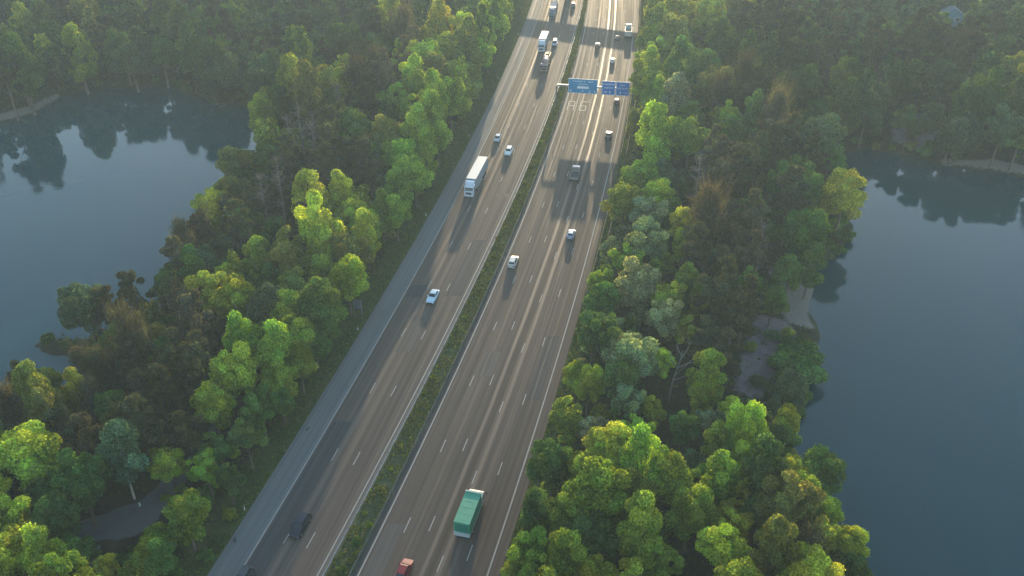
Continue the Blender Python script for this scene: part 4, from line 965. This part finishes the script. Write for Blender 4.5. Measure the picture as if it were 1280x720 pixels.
# red-brown tanker, oncoming
def tanker():
    r = lorry_root(682, 78, 1.8, False, 'red-brown tanker lorry with rounded barrel driving towards the camera'); mt = paint('tank_red_brown', (.27, .15, .13)); md = mat('brown_plant', (.12, .07, .045), .6, noise=.3, nscale=1.5)
    n = 16; b = MB(); b.rings([[(1.25*k*math.cos(2*math.pi*i/n), y, 2.45+1.25*k*math.sin(2*math.pi*i/n)) for i in range(n)] for y, k in ((-2.2, .3), (-2.05, .8), (-1.6, 1), (2.2, 1), (2.7, .85), (2.85, .35))]); b.build('tank', mt, r, True)
    cab(r, mt, 3.1, h=2.7, ln=1.9, sleeper=False); b = MB(); b.box((0, -2.0, .95), (1., 13.0, .3)); b.build('chassis', M_TRIM, r)
    b = MB(); b.box((0, -5.6, 2.0), (2.3, 5.2, 1.8), 0, .9); b.build('rear_bin', md, r); b = MB(); b.box((0, -5.6, 3.1), (1.2, 3.6, .5), 0, .7); b.build('bin_cover', md, r)
    for s in (-1, 1):
        for yy in (4.0, .2, -1.1, -5.2, -6.6): wheel(r, s*1.03, yy, .5, .4)
tanker()
artic(lorry_root(679.5, 51, 2, False, 'white articulated lorry just leaving the band of bridge shade'), M_WTRUCK, M_ROOFW, M_GREYT, -1, 9.5)
artic(lorry_root(692, 12, 2, False, 'dark blue-grey lorry at the far end of the oncoming lanes'), paint('lorry_slate', (.10, .13, .18)), mat('trailer_slate', (.13, .15, .18), .5), mat('trailer_slate_side', (.09, .10, .12), .5), -1, 9.5)
P = {k: (mat('paint_'+k, c, .35, coat=.25, spec=.3) if k in ('black', 'anthracite', 'red') else paint('paint_'+k, c)) for k, c in dict(black=(.012, .016, .024), light_blue=(.46, .60, .68), silver=(.42, .45, .48), steel_blue=(.25, .32, .42), white=(.72, .72, .70), red=(.20, .010, .014), beige=(.45, .41, .36), anthracite=(.05, .055, .06), maroon=(.16, .04, .035), brown=(.14, .09, .07)).items()}
car(375, 656, 'estate', P['black'], False, 'black estate car in the shaded lane near the bottom, driving towards the camera')
car(303, 722, 'hatch', P['anthracite'], False, 'dark car cut off by the bottom edge in the shaded lane')
car(541, 370, 'sedan', P['light_blue'], False, 'light blue saloon car alone in the middle oncoming lane')
car(622, 172.5, 'hatch', P['silver'], False, 'silver car behind the white articulated lorry, beside the shaded shoulder')
car(636, 189, 'suv', P['white'], False, 'white car beside the silver one, one lane closer to the median')
car(693.5, 54, 'van', P['silver'], False, 'silver van overtaking the white lorry by the bridge shade', kind='van')
car(716.5, 7, 'suv', P['anthracite'], False, 'dark car in the far oncoming lane next to the median')
car(505, 712, 'hatch', P['red'], True, 'red hatchback at the bottom of the picture, next to the green lorry')
car(641.5, 327, 'suv', P['beige'], True, 'beige car in the lane beside the median, above the light blue one')
car(714, 292, 'hatch', P['steel_blue'], True, 'silver-blue hatchback with sunlit roof below the gantry shadow')
car(761, 168, 'sedan', P['anthracite'], True, 'dark saloon in the outermost lane between gantry and gantry shadow')
car(771, 126, 'hatch', P['maroon'], True, 'dark maroon car directly below the blue gantry signs')
car(765.5, 75, 'hatch', P['white'], True, 'white car just above the blue gantry signs')
car(747, 56, 'hatch', P['brown'], True, 'brown car in the bridge shade nearest the median')
car(772, 46.5, 'sedan', P['anthracite'], True, 'dark saloon in the bridge shade beside the tipper lorry')

# ------------------------------------------------------------------ haze over the whole place
hm = bpy.data.materials.new('haze'); hm.use_nodes = True; hn = hm.node_tree; hn.nodes.remove(hn.nodes['Principled BSDF'])
pv = hn.nodes.new('ShaderNodeVolumePrincipled'); pv.inputs['Color'].default_value = (.62, .84, 1., 1); pv.inputs['Density'].default_value = HAZE_DENSITY; pv.inputs['Anisotropy'].default_value = .3
hn.links.new(pv.outputs[0], hn.nodes['Material Output'].inputs['Volume'])
b = MB(); b.box((0, 650, 51), (3200, 2300, 118)); tag(b.build('haze', hm), kind='stuff')
